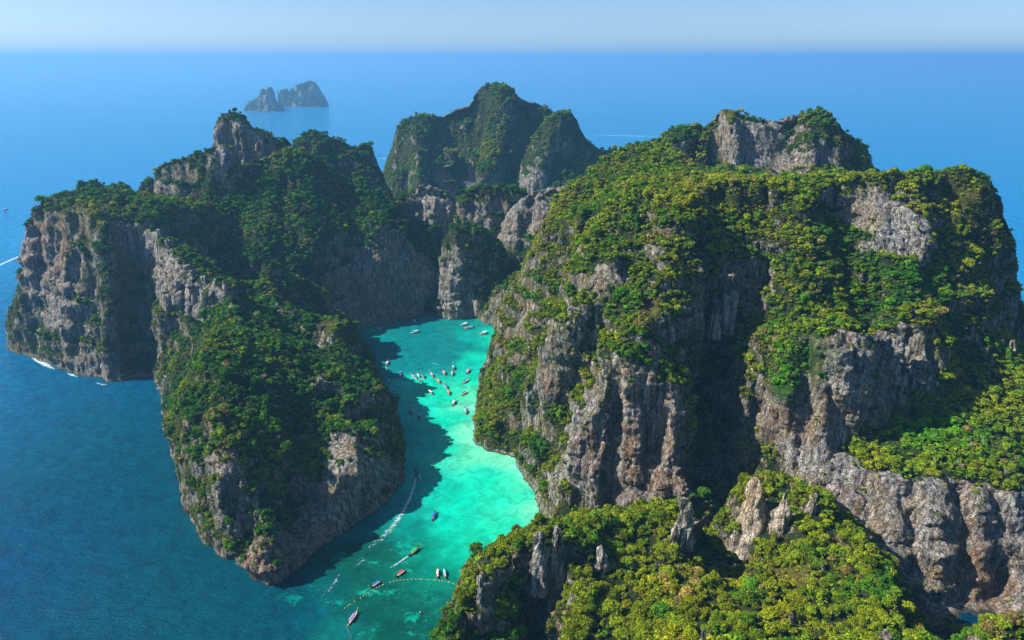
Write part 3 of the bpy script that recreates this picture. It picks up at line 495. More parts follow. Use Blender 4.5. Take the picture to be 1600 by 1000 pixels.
for li, (k, d) in enumerate(LAND.items()):
    V, T = d['c']; far = d.get('far')
    tg = lambda M: np.maximum(np.linalg.norm(M - CAMV, axis=1) * 0.0035, 1.25)
    V, T = refine(V, T, lambda M: tg(M) * 2.4)
    N = normals(V, T); s = np.clip(1.15 - N[:, 2], 0, 1)
    q = 3.0 if far else 1.0
    V = V + N * (s * (nz3(V, 12 * q, 60 * q, 5) * 4.0 + -ridged(V, 6.0 * q, 42 * q, 8) * 2.2) * q + nz3(V, 11, 11, 9) * 1.8)[:, None]
    if not far:                       # ledges: short cliffs with a step above each
        N = normals(V, T); Nh = N.copy(); Nh[:, 2] = 0; hl = np.linalg.norm(Nh, axis=1); Nh /= np.maximum(hl, 1e-6)[:, None]
        zz = (V[:, 2] + 14 * nz3(V, 60, 60, 51) + 5 * nz3(V, 15, 15, 52)) / 21.0
        fz = zz - np.floor(zz); saw = fz - sstep(0.72, 1.0, fz)
        V = V + Nh * (saw * 9.0 * d.get('ledge', 1.0) * sstep(0.25, 0.6, hl) * sstep(-0.25, 0.35, nz3(V, 50, 50, 53)) * sstep(3, 15, V[:, 2]))[:, None]
    X = np.concatenate([V, np.stack([field(V, ROCKS), field(V, WARMS), field(V, GRASS), field(V, FRESH)], 1)], 1)
    X, T = refine(X, T, tg)
    V, rk, fw, fg, ff = X[:, :3], X[:, 3], X[:, 4], X[:, 5], X[:, 6]
    N = normals(V, T); s = np.clip(1.1 - N[:, 2], 0, 1)
    blocky = sstep(0.4, 0.9, rk)
    rid = 1 - 2 * np.abs(nz3(V, 3.4 * q, 26 * q, 12))
    strata = (nz3(V, 13, 2.6, 15) * 1.5 + (0.4 - 2 * np.abs(nz3(V, 5, 5, 16))) * 1.2) * blocky
    V = V + N * (s * (rid * 1.3 * q + nz3(V, 1.9 * q, 8 * q, 13) * 1.2 * q + strata) + nz3(V, 3.2 * q, 3.2 * q, 14) * 0.5)[:, None]
    N = normals(V, T)
    NS = smooth(N, T, 4)
    slope = NS[:, 2]
    nb = nz3(V, 34 * q, 70 * q, 21); ns = nz3(V, 11 * q, 26 * q, 22); nf = nz3(V, 4.5 * q, 9 * q, 23)
    veg = (slope - 0.30) * 1.5 + 0.75 * nb + 1.0 * ns + 0.7 * nf - 0.85 * rk + {'massif': 0.52, 'massif_summit': 0.82, 'rock_crest': 0.62, 'headland': 0.60, 'mountain': 0.98, 'mountain_shoulder': 0.95, 'cliff_amphitheatre': 0.80, 'hill_spur': 0.85, 'hill_tower': 0.80, 'hill_knoll': 0.85, 'ridge_shaded': 0.95, 'rock_wall': 0.95, 'promontory': 0.72}.get(k, 0.58)
    veg = sstep(0.2, 0.8, veg - (0.25 if far else 0.0)) * sstep(1.5, 5.0, V[:, 2])
    gr = np.clip(fg * (0.75 + 1.3 * ns + 1.0 * nf), 0, 1); fr = np.clip(ff * (0.9 + 0.6 * ns), 0, 1)
    me = mesh_np(k, V, T, ROCK, dict(veg=veg, warm=np.clip(fw, 0, 1), grass=gr, fresh=fr, bare=np.clip(rk, 0, 1) if not far else np.full(len(V), 0.5), pale=np.full(len(V), 0.0)), smooth_=False)
    o = link(k, me); tag(o, LABELS[k], 'islet' if far else 'hill', kind='structure')
    # places for trees and shrubs
    ctr = V[T].mean(1)
    area = 0.5 * np.linalg.norm(np.cross(V[T[:, 1]] - V[T[:, 0]], V[T[:, 2]] - V[T[:, 0]]), axis=1)
    vt = veg[T].mean(1); sl = slope[T].mean(1); g2 = gr[T].mean(1)
    toc = CAMV - ctr; dist = np.linalg.norm(toc, axis=1); facing = (toc * N[T].mean(1)).sum(1) / dist
    den = np.where(vt > 0.12, 0.07 + 0.22 * vt, 0.018 + 0.24 * sstep(0.05, 0.35, nz3(ctr, 7, 10, 73)) * (1 - 0.75 * np.clip(rk[T].mean(1), 0, 1))) * (1 - 0.45 * g2) * (ctr[:, 2] > 2.5)
    den = den * np.clip(700 / dist, 0.22, 1.15) * np.where(facing < -0.35, 0.25, 1.0)
    den = den * np.clip(0.62 + 1.5 * nz3(ctr, 8, 12, 71) + 0.9 * nz3(ctr, 20, 30, 72), 0.12, 1.35)
    if far: den *= 0.10
    n = RNG.poisson(den * area)
    ti = np.repeat(np.arange(len(T)), n)
    r1, r2 = RNG.random(len(ti)), RNG.random(len(ti)); fl = r1 + r2 > 1; r1[fl] = 1 - r1[fl]; r2[fl] = 1 - r2[fl]
    A0, A1, A2 = V[T[ti, 0]], V[T[ti, 1]], V[T[ti, 2]]
    Q = A0 + (A1 - A0) * r1[:, None] + (A2 - A0) * r2[:, None]
    PTS.append(dict(P=Q, sl=sl[ti], vt=vt[ti], gr=gr[T].mean(1)[ti], fr=fr[T].mean(1)[ti], N=N[T].mean(1)[ti], land=np.full(len(Q), li), dist=dist[ti]))
    

# ------------------------------------------------------------------ trees: crown shapes
def crown(seed, clumps, leaves, lsz, flat=1.0, cs=1.0, tall=0.8):
    r = np.random.default_rng(seed); Vs, Fs, lv = [], [], []; nv = 0
    for c in range(clumps):
        th = r.random() * 6.283; ph = math.acos(1 - r.random() * 1.25); R = (0.62 + 0.12 * (1 - cs)) * (0.6 + 0.6 * r.random())
        cc = np.array([math.sin(ph) * math.cos(th) * R, math.sin(ph) * math.sin(th) * R, tall + math.cos(ph) * R * 0.75 * flat])
        if c == 0: cc = np.array([0, 0, tall])
        cr = (0.30 + 0.26 * r.random()) * (1.25 / cs if c == 0 else 1) * cs
        base = 0.5 + 0.22 * r.normal()
        # rough inner ball that closes the clump
        d = r.normal(size=(leaves, 3)); d /= np.linalg.norm(d, axis=1, keepdims=True)
        d[:, 2] = np.where(d[:, 2] < -0.35, -d[:, 2], d[:, 2])
        pos = cc + d * cr * (0.72 + 0.36 * r.random((leaves, 1))) * np.array([1, 1, 0.85 * flat])
        nn = d + 0.95 * r.normal(size=d.shape); nn /= np.linalg.norm(nn, axis=1, keepdims=True)
        a = np.cross(nn, r.normal(size=d.shape)); a /= np.linalg.norm(a, axis=1, keepdims=True); bb = np.cross(nn, a)
        sz = lsz * (0.7 + 0.7 * r.random((leaves, 1)))
        quad = np.stack([pos - a * sz, pos - bb * sz * 0.7, pos + a * sz, pos + bb * sz * 0.7], 1)
        Vs.append(quad.reshape(-1, 3)); Fs.append(nv + np.arange(leaves * 4).reshape(-1, 4)); nv += leaves * 4
        lv.append(np.repeat(np.clip(base + 0.16 * r.normal(size=leaves) + 0.10 * d[:, 2], 0, 1), 4))
    return np.concatenate(Vs), np.concatenate(Fs), np.concatenate(lv)
protos = bpy.data.collections.new('tree_kinds')
NEAR = []
def proto(name, *a, **k):
    V, F, lv = crown(*a, **k)
    me = mesh_np(name, V, F, LEAF, dict(leafvar=lv), smooth_=False)
    return me
far_meshes = [proto('crown_round', 1, 15, 18, 0.17, cs=0.8), proto('crown_wide', 2, 18, 16, 0.17, flat=0.75, cs=0.75), proto('crown_tall', 3, 16, 17, 0.17, flat=1.25, tall=1.0, cs=0.78), proto('crown_loose', 4, 12, 17, 0.18, flat=1.0, cs=0.8),
              proto('shrub_low', 5, 6, 18, 0.24, flat=0.8, tall=0.45), proto('shrub_tuft', 6, 5, 16, 0.26, flat=1.1, tall=0.5)]
def snag(seed):
    r = np.random.default_rng(seed); V, F = [], []
    def limb(a, b_, r0, r1):
        a, b_ = np.array(a), np.array(b_); d_ = b_ - a; e1 = np.cross(d_, [0.3, 0.5, 0.8]); e1 /= np.linalg.norm(e1); e2 = np.cross(d_, e1); e2 /= np.linalg.norm(e2); o = len(V)
        for c, q in ((a, r0), (b_, r1)):
            for j in range(4): V.append(c + q * (math.cos(j * 1.57) * e1 + math.sin(j * 1.57) * e2))
        for j in range(4): F.append((o + j, o + (j + 1) % 4, o + 4 + (j + 1) % 4, o + 4 + j))
    limb((0, 0, -0.3), (0.05, 0, 1.2), 0.07, 0.045)
    for k in range(9):
        a = np.array([0.03, 0, 0.6 + 0.07 * k]); th = r.random() * 6.28; b_ = a + np.array([math.cos(th) * 0.5, math.sin(th) * 0.5, 0.35 + 0.3 * r.random()])
        limb(a, b_, 0.035, 0.02)
        for _ in range(4): limb(a + (b_ - a) * (0.5 + 0.5 * r.random()), b_ + r.normal(size=3) * 0.22, 0.018, 0.01)
    return np.array(V), np.array(F), np.full(len(V), 0.55)
Vq, Fq, lq = snag(3)
far_meshes.append(mesh_np('snag', Vq, Fq, LEAF, dict(leafvar=lq), smooth_=False))
for i, me in enumerate(far_meshes):
    o = bpy.data.objects.new('kind_%d_tree' % i, me); protos.objects.link(o)
near_meshes = [proto('crown', 21, 46, 46, 0.085, cs=0.62), proto('crown', 22, 52, 44, 0.085, flat=0.75, cs=0.6), proto('crown', 23, 48, 44, 0.085, flat=1.2, tall=1.0, cs=0.6), proto('crown', 24, 34, 44, 0.09, cs=0.66), proto('crown', 25, 56, 42, 0.08, flat=0.9, cs=0.56)]

PINS = [('promontory', 226, 349, 430, 18, 818, 41), ('promontory', 245, 358, 440, 16, 800, 42), ('promontory', 284, 415, 490, 16, 751, 43), ('promontory', 318, 431, 500, 18, 732, 44), ('promontory', 351, 440, 500, 16, 716, 45), ('foreground_hill', 1075, 780, 895, 30, 372, 1), ('foreground_hill', 1056, 815, 880, 14, 368, 2), ('foreground_hill', 1185, 752, 835, 44, 392, 3), ('foreground_hill', 1228, 772, 870, 28, 378, 4), ('foreground_hill', 1272, 770, 830, 22, 384, 5), ('foreground_hill', 872, 828, 960, 36, 344, 31), ('foreground_hill', 752, 895, 965, 22, 324, 32), ('foreground_hill', 940, 855, 905, 30, 344, 33), ('foreground_hill', 1240, 955, 985, 16, 300, 34), ('foreground_hill', 1385, 985, 1020, 30, 276, 35),
           ('massif', 1583, 532, 565, 16, 560, 6), ('promontory', 546, 664, 720, 34, 548, 7), ('promontory', 530, 680, 760, 18, 538, 8), ('promontory', 505, 508, 570, 30, 712, 9), ('promontory', 500, 586, 625, 16, 590, 10),
           ('massif', 1143, 430, 500, 22, 558, 11), ('massif', 1120, 470, 510, 14, 545, 12), ('foreground_hill', 845, 832, 900, 26, 338, 13), ('foreground_hill', 752, 905, 960, 16, 316, 14), ('massif', 1395, 312, 370, 30, 688, 15), ('massif', 1412, 360, 405, 22, 640, 16),
           ('promontory', 262, 374, 470, 16, 778, 17), ('promontory', 300, 424, 500, 22, 738, 18), ('promontory', 335, 436, 500, 20, 722, 19), ('massif', 925, 610, 680, 18, 520, 20), ('massif', 1265, 520, 560, 16, 525, 21), ('massif', 1310, 505, 620, 34, 520, 22), ('foreground_hill', 1100, 985, 1040, 20, 268, 27)]
ALL = {k: np.concatenate([d[k] for d in PTS]) for k in PTS[0]}
pk = np.ones(len(ALL['P']), bool)
for q_ in PINS:                       # keep the front of each pinnacle clear
    a_ = np.array(y(q_[1], q_[2], q_[5])); w_ = q_[4] * q_[5] / CP / FPX * 0.5; dx = np.abs(ALL['P'][:, 0] - a_[0]); dy = a_[1] - ALL['P'][:, 1]
    pk &= ~((dx < w_ * 1.15) & (dy > -w_) & (dy < w_ * 1.6 + 5) & (ALL['P'][:, 2] < a_[2] + 2) & (ALL['P'][:, 2] > a_[2] - 60))
ALL = {k: v[pk] for k, v in ALL.items()}
n = len(ALL['P'])
names = list(LAND)
steep = sstep(0.62, 0.30, ALL['sl'])
bigr = np.clip(np.exp(RNG.normal(0.55, 0.45, n)), 0.8, 5.0)
emer = RNG.random(n) < 0.05
bigr[emer] *= 1.4
rad = bigr * (1 - 0.55 * steep) * (0.55 + 0.45 * sstep(0.1, 0.9, ALL['vt']))
rad *= np.clip(ALL['dist'] / 900, 1.0, 1.45) * np.where(ALL['dist'] > 430, 0.86, 1.0)
isfar = np.isin(ALL['land'], [names.index('islet'), names.index('islet_reef')]); rad[isfar] *= 2.2
rad *= np.where(ALL['gr'] > 0.4, 0.45, 1.0)
shrub = rad < 1.2
# colour of each crown: drifts with the place, then differs from tree to tree
PP = ALL['P']
c1 = nz3(PP, 70, 70, 31) + 0.75 * nz3(PP, 24, 24, 32) + 0.35 * nz3(PP, 10, 10, 36); c2 = nz3(PP, 45, 60, 33); rnd = RNG.random(n); rnd2 = RNG.normal(size=n)
DK, GR, OL, YL, BR, FR = [np.array(c) for c in ((0.016, 0.062, 0.012), (0.058, 0.172, 0.014), (0.180, 0.235, 0.012), (0.38, 0.34, 0.012), (0.25, 0.165, 0.075), (0.085, 0.27, 0.012))]
dry = {'foreground_hill': 0.36, 'corner_knoll': 0.35, 'massif': 0.28, 'massif_summit': 0.16, 'promontory': 0.06, 'headland': 0.06, 'mountain': 0.22, 'mountain_shoulder': 0.22}
base_dry = np.array([dry.get(nm, 0.0) for nm in names])[ALL['land']]
s_ = base_dry + 0.62 * c1 + 0.09 * rnd2 + 0.22 * steep * (base_dry > 0.03) + 0.10 * (rad < 1.3)
wts = lambda a, b: sstep(a, b, s_)[:, None]
tint = DK + (GR - DK) * wts(-0.35, 0.05)
tint = tint + (OL - tint) * wts(0.05, 0.42)
tint = tint + (YL - tint) * wts(0.48, 1.05)
brn = (rnd < 0.02 + 0.32 * sstep(0.15, 0.5, c2) * (base_dry > 0.04) + 0.10 * steep)
tint[brn] = tint[brn] * 0.35 + BR * 0.75
frs = (ALL['fr'] + 0.35 * (rnd < 0.1))[:, None]
tint = tint + (FR - tint) * np.clip(frs, 0, 0.9) * (~brn)[:, None]
tint = tint + (YL - tint) * np.clip(ALL['gr'], 0, 0.8)[:, None]
tint *= (0.80 + 0.85 * RNG.random(n))[:, None]
kind = np.where(shrub, 4 + (RNG.random(n) < 0.5), RNG.integers(0, 4, n)).astype(np.int32)
kind[(ALL['dist'] > 1300) & shrub] = 4
sng = (RNG.random(n) < 0.016) & ~shrub & (ALL['dist'] < 1000); kind[sng] = 6; tint[sng] = np.array([0.42, 0.38, 0.32])
scl = np.stack([rad * (0.9 + 0.25 * RNG.random(n)), rad * (0.9 + 0.25 * RNG.random(n)), rad * (0.8 + 0.45 * RNG.random(n))], 1)
base = PP - np.array([0, 0, 1.0]) * (rad * 0.35)[:, None] + ALL['N'] * (rad * 0.10)[:, None]
rz = RNG.random(n) * 6.283

# the 300 that show largest stand as trees of their own
tv = PP + np.array([0, 0, 1.0]) * (rad * 0.9)[:, None]
rel = tv - CAMV
zc = rel[:, 1] * CP - rel[:, 2] * SP
uu = 800 + FPX * rel[:, 0] / zc; vv = 500 - FPX * (rel[:, 1] * SP + rel[:, 2] * CP) / zc
size = rad / zc * FPX
inside = (uu > 8) & (uu < 1592) & (vv > 6) & (vv < 994) & ~shrub & ~sng
order = np.argsort(-size * inside)
chosen = []
for i in order[:3000]:
    if not inside[i]: break
    dv = Vector(tv[i] - CAMV); L = dv.length
    r = BV.ray_cast(Vector((0, 0, CAM_H)), dv.normalized(), L - 4.0)
    if r[0] is None: chosen.append(i)
    if len(chosen) >= 300: break
chosen = np.array(chosen)
keep = np.ones(n, bool); keep[chosen] = False

ng = bpy.data.node_groups.new('growth', 'GeometryNodeTree')
ng.interface.new_socket('Geometry', in_out='INPUT', socket_type='NodeSocketGeometry'); ng.interface.new_socket('Geometry', in_out='OUTPUT', socket_type='NodeSocketGeometry')
gi, go = ng.nodes.new('NodeGroupInput'), ng.nodes.new('NodeGroupOutput')
iop = ng.nodes.new('GeometryNodeInstanceOnPoints'); ci = ng.nodes.new('GeometryNodeCollectionInfo')
ci.inputs['Collection'].default_value = protos; ci.inputs['Separate Children'].default_value = True; ci.inputs['Reset Children'].default_value = True
def named(nm, ty):
    a = ng.nodes.new('GeometryNodeInputNamedAttribute'); a.data_type = ty; a.inputs['Name'].default_value = nm; return a.outputs['Attribute']
ng.links.new(gi.outputs[0], iop.inputs['Points']); ng.links.new(ci.outputs[0], iop.inputs['Instance']); iop.inputs['Pick Instance'].default_value = True
ng.links.new(named('kindex', 'INT'), iop.inputs['Instance Index']); ng.links.new(named('spin', 'FLOAT_VECTOR'), iop.inputs['Rotation']); ng.links.new(named('size', 'FLOAT_VECTOR'), iop.inputs['Scale'])
ng.links.new(iop.outputs[0], go.inputs[0])
def growth(name, idx, label):
    me = bpy.data.meshes.new(name); m = len(idx)
    me.vertices.add(m); me.vertices.foreach_set('co', np.ascontiguousarray(base[idx], np.float32).ravel())
    me.attributes.new('kindex', 'INT', 'POINT').data.foreach_set('value', kind[idx])
    me.attributes.new('spin', 'FLOAT_VECTOR', 'POINT').data.foreach_set('vector', np.stack([np.zeros(m), np.zeros(m), rz[idx]], 1).astype(np.float32).ravel())
    me.attributes.new('size', 'FLOAT_VECTOR', 'POINT').data.foreach_set('vector', scl[idx].astype(np.float32).ravel())
    me.attributes.new('tint', 'FLOAT_COLOR', 'POINT').data.foreach_set('color', np.concatenate([tint[idx], np.ones((m, 1))], 1).astype(np.float32).ravel())
    o = link(name, me); md = o.modifiers.new('growth', 'NODES'); md.node_group = ng
    tag(o, label, 'forest', kind='stuff')
FORESTS = [('headland', 'dense dark forest covering the orange-faced headland'), ('promontory', 'dark green forest covering the long promontory'), ('massif', 'mixed green forest covering the sunlit massif'),
           ('foreground_hill', 'yellow-green scrub and trees covering the nearest hill'), ('cliff_amphitheatre', 'dark forest on the mountain at the back of the lagoon'), ('mountain', 'blue-hazed forest on the highest mountain')]
done = np.zeros(n, bool)
lbl = dict(FORESTS)
for li, nm in enumerate(names):
    idx = np.where(keep & (ALL['land'] == li))[0]
    if len(idx): growth('forest', idx, lbl.get(nm, 'trees and scrub growing over the ' + LABELS[nm]))
print('growth', n, 'chosen', len(chosen))

# ------------------------------------------------------------------ water
def axis(lo, hi, st, far, g=1.22):
    a = list(np.arange(lo, hi + 0.1, st)); d_ = st; x = hi
    while x < far: d_ *= g; x += d_; a.append(x)
    d_ = st; x = lo; pre = []
    while x > -far: d_ *= g; x -= d_; pre.append(x)
    return np.array(pre[::-1] + a)
gx, gy = axis(-720, 180, 4.0, 60000), axis(330, 1010, 4.0, 60000)
XX, YY = np.meshgrid(gx, gy); W3 = np.stack([XX.ravel(), YY.ravel(), np.zeros(XX.size)], 1)
ids = np.arange(XX.size).reshape(XX.shape)
WF = np.stack([ids[:-1, :-1].ravel(), ids[:-1, 1:].ravel(), ids[1:, 1:].ravel(), ids[1:, :-1].ravel()], 1)
SEA, BLU, TEA, TUR, SHA, REE, DPE = (0.0, 0.052, 0.125), (0.0, 0.108, 0.25), (0.0, 0.165, 0.175), (0.0, 0.50, 0.31), (0.08, 0.58, 0.33), (0.001, 0.070, 0.055), (0.0, 0.055, 0.085)
SH2 = (0.16, 0.62, 0.40)
WC = [(744, 690, SH2), (757, 703, SH2), (800, 718, SH2), (824, 745, SH2), (838, 790, SH2), (737, 640, SH2), (742, 668, SH2), (780, 712, SH2), (852, 818, SH2), (150, 640, DPE), (245, 700, DPE), (265, 760, DPE), (240, 860, DPE), (300, 840, DPE), (180, 900, SEA), (420, 925, DPE), (360, 900, DPE), (100, 700, SEA), (150, 750, SEA), (230, 610, DPE), (60, 600, BLU), (0, 560, BLU), (5, 700, BLU), (5, 800, SEA), (300, 980, SEA), (20, 420, BLU), (430, 980, DPE), (20, 960, SEA), (120, 960, SEA),
      (20, 900, SEA), (200, 950, SEA), (60, 700, BLU), (200, 700, DPE), (230, 640, DPE), (100, 620, BLU), (300, 900, SEA), (400, 960, DPE), (330, 870, DPE), (20, 480, BLU), (0, 350, BLU), (200, 200, BLU), (20, 600, BLU), (350, 985, DPE), (250, 800, DPE), (120, 800, SEA),
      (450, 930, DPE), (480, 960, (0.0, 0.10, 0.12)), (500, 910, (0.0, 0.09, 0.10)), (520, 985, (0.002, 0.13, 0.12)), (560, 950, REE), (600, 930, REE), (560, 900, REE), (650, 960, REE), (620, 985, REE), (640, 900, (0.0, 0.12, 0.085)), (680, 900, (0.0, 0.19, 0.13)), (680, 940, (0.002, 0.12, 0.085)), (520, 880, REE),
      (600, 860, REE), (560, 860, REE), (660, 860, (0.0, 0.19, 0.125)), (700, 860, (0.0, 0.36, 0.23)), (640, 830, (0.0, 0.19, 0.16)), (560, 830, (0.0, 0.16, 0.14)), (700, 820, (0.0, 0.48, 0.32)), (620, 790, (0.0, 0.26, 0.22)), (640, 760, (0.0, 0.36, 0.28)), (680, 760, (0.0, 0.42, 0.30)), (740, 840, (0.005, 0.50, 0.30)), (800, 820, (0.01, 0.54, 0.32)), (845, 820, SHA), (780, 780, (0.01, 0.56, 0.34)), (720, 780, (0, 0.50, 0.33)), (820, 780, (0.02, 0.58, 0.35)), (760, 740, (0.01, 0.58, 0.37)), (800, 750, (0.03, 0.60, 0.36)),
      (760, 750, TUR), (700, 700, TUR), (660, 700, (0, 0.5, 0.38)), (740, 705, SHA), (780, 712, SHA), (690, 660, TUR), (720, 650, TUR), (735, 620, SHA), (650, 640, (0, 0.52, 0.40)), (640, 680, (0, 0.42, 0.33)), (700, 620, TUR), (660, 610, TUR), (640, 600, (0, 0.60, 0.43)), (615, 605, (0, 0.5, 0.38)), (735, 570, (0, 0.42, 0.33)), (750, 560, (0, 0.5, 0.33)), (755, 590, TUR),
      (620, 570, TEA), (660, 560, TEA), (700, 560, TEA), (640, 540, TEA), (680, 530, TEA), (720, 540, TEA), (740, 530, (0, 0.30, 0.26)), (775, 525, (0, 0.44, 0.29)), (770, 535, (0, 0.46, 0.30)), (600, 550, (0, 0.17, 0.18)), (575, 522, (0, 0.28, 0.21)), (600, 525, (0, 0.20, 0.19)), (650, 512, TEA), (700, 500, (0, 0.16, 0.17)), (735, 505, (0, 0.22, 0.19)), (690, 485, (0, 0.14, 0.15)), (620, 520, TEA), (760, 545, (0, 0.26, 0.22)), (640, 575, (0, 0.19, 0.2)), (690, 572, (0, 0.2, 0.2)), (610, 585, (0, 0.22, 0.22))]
cp = np.array([h(u, v, 0)[:2] for u, v, c in WC]); cc_ = np.array([c for u, v, c in WC])
num = np.zeros((len(W3), 3)); den_ = np.zeros(len(W3))
for q_, c in zip(cp, cc_):
    w_ = 1.0 / (((W3[:, :2] - q_) ** 2).sum(1) + 90.0) ** 2.3
    num += w_[:, None] * c; den_ += w_
wcol = num / den_[:, None]
edge = np.interp(W3[:, 1], [330, 380, 407, 550, 700, 890, 960], [-125, -130, -165, -140, -150, -225, -240])
open_ = 1 - sstep(-30, 22, W3[:, 0] - edge)
sd = sstep(60, 620, np.hypot(W3[:, 0] + 190, (W3[:, 1] - 480) * 0.9))[:, None]
swc = np.array(DPE) * (1 - sd) + np.array(BLU) * sd
swc = swc + (np.array(SEA) - swc) * (sstep(620, 380, W3[:, 1]) * sstep(30, 200, -190 - W3[:, 0]))[:, None]
wcol = wcol + (swc - wcol) * open_[:, None]
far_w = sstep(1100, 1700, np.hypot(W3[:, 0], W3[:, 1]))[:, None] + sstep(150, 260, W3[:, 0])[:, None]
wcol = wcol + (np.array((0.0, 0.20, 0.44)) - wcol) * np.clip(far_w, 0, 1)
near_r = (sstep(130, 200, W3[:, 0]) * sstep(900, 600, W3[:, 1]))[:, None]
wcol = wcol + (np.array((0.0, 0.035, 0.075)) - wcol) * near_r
lag = [h(u, v, 0)[:2] for u, v in ((600, 920), (640, 950), (560, 900), (560, 960), (660, 890), (620, 870), (600, 980), (680, 960), (520, 900))]
reef = np.zeros(len(W3))
for q_ in lag: reef = np.maximum(reef, np.exp(-((W3[:, :2] - q_) ** 2).sum(1) / 34.0 ** 2))
lagm = np.zeros(len(W3))
for u, v, r_ in ((640, 560, 90), (680, 620, 90), (700, 700, 80), (740, 790, 70), (680, 850, 60), (620, 920, 60), (690, 510, 100)):
    q_ = h(u, v, 0)[:2]; lagm = np.maximum(lagm, sstep(1.15, 0.75, np.sqrt(((W3[:, :2] - q_) ** 2).sum(1)) / r_))
def make_water():
    m, n, l, bs = mat('sea_water'); b = NB(m); P = b.pos()
    col = b.attr('body', 'Color')
    rf = b.attr('reef'); lg = b.attr('calm')
    big = b.noise(P, 0.045, 5, 0.62, 0.5); sml = b.noise(P, 0.22, 4, 0.65)
    patch = b.rng(b.math('ADD', big, b.math('MULTIPLY', sml, 0.35)), 0.775, 0.83)
    col = b.mix(b.math('MULTIPLY', rf, b.math('MULTIPLY', patch, 0.8)), col, (0.0, 0.34, 0.23))
    fl = b.rng(b.noise(P, 0.55, 3, 0.7), 0.62, 0.70)
    col = b.mix(b.math('MULTIPLY', rf, b.math('MULTIPLY', fl, 0.45)), col, (0.0, 0.24, 0.17))
    mott = b.mix(b.rng(b.noise(P, 0.07, 6, 0.75, 0.8), 0.38, 0.62), (0.62, 0.70, 0.72), (1.2, 1.15, 1.12))
    cauz = b.rng(b.noise(b.scale(P, 0.5, 0.7, 1), 1.0, 3, 0.6, 1.5), 0.55, 0.75, 0.0, 0.35)
    col = b.mix(b.math('MULTIPLY', cauz, b.math('MULTIPLY', lg, b.rng(big, 0.4, 0.6))), col, (0.10, 0.75, 0.52))
    col = b.mix(1.0, col, mott, 'MULTIPLY')
    # loose foam flecks on the windy open sea
    fleck = b.rng(b.noise(b.scale(P, 0.30, 0.42, 1), 1.0, 3, 0.55), 0.735, 0.79)
    fleck = b.math('MULTIPLY', fleck, b.rng(b.noise(P, 0.02, 3), 0.40, 0.62))
    fleck = b.math('MULTIPLY', fleck, b.rng(lg, 0.0, 0.6, 0.55, 0.0))
    col = b.mix(fleck, col, (0.45, 0.62, 0.68))
    l.new(col, bs.inputs['Base Color'])
    bs.inputs['Roughness'].default_value = 0.10; bs.inputs['IOR'].default_value = 1.33; bs.inputs['Specular IOR Level'].default_value = 0.06
    w1 = b.noise(b.scale(P, 0.10, 0.16, 1), 1, 4, 0.6, 0.3); w2 = b.noise(b.scale(P, 0.45, 0.6, 1), 1, 4, 0.65)
    hgt = b.math('ADD', b.math('MULTIPLY', w1, 1.6), b.math('MULTIPLY', w2, 0.7))
    hgt = b.math('MULTIPLY', hgt, b.rng(lg, 0, 1, 1.0, 0.2))
    l.new(b.bump(hgt, 0.8, 1.6), bs.inputs['Normal'])
    return m
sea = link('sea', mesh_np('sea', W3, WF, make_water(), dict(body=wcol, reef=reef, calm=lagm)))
tag(sea, 'deep blue sea running into the turquoise lagoon', 'water', kind='structure')

# ------------------------------------------------------------------ trees that stand out one by one
def tube(pts, rads, seg=7):
    V, F = [], []
    for k, (c, r) in enumerate(zip(pts, rads)):
        for j in range(seg):
            a = 6.2832 * j / seg; V.append((c[0] + r * math.cos(a), c[1] + r * math.sin(a), c[2]))
        if k:
            for j in range(seg): F.append(((k - 1) * seg + j, (k - 1) * seg + (j + 1) % seg, k * seg + (j + 1) % seg, k * seg + j))
    return V, F
def join(parts):
    V, F = [], []
    for v, f in parts:
        o = len(V); V += list(v); F += [tuple(i + o for i in q) for q in f]
    return V, F
def pmesh(name, VF, m, smooth_=False):
    me = bpy.data.meshes.new(name); me.from_pydata([tuple(v) for v in VF[0]], [], VF[1]); me.materials.append(m)
    if smooth_: me.polygons.foreach_set('use_smooth', np.ones(len(me.polygons), bool))
    return me
trunk_me = pmesh('trunk', join([tube([(0, 0, -0.6), (0.02, 0, 0.1), (0.0, 0.03, 0.5), (0.03, 0, 0.95)], [0.13, 0.095, 0.07, 0.03])] +
                               [tube([(0.01, 0, z0), (dx * 0.5, dy * 0.5, z0 + 0.25), (dx, dy, z0 + 0.45)], [0.05, 0.035, 0.012], 5) for dx, dy, z0 in ((0.45, 0.1, 0.3), (-0.35, 0.3, 0.38), (-0.1, -0.45, 0.33), (0.2, 0.4, 0.5))]), BARK)
def hue(t):
    r, g = t[0], t[1]
    if r > g * 1.18: return 'brownish dry'
    if r > g * 0.95: return 'yellow-green'
    if r > g * 0.62: return 'olive'
    return 'dark green' if g < 0.13 else 'bright green'
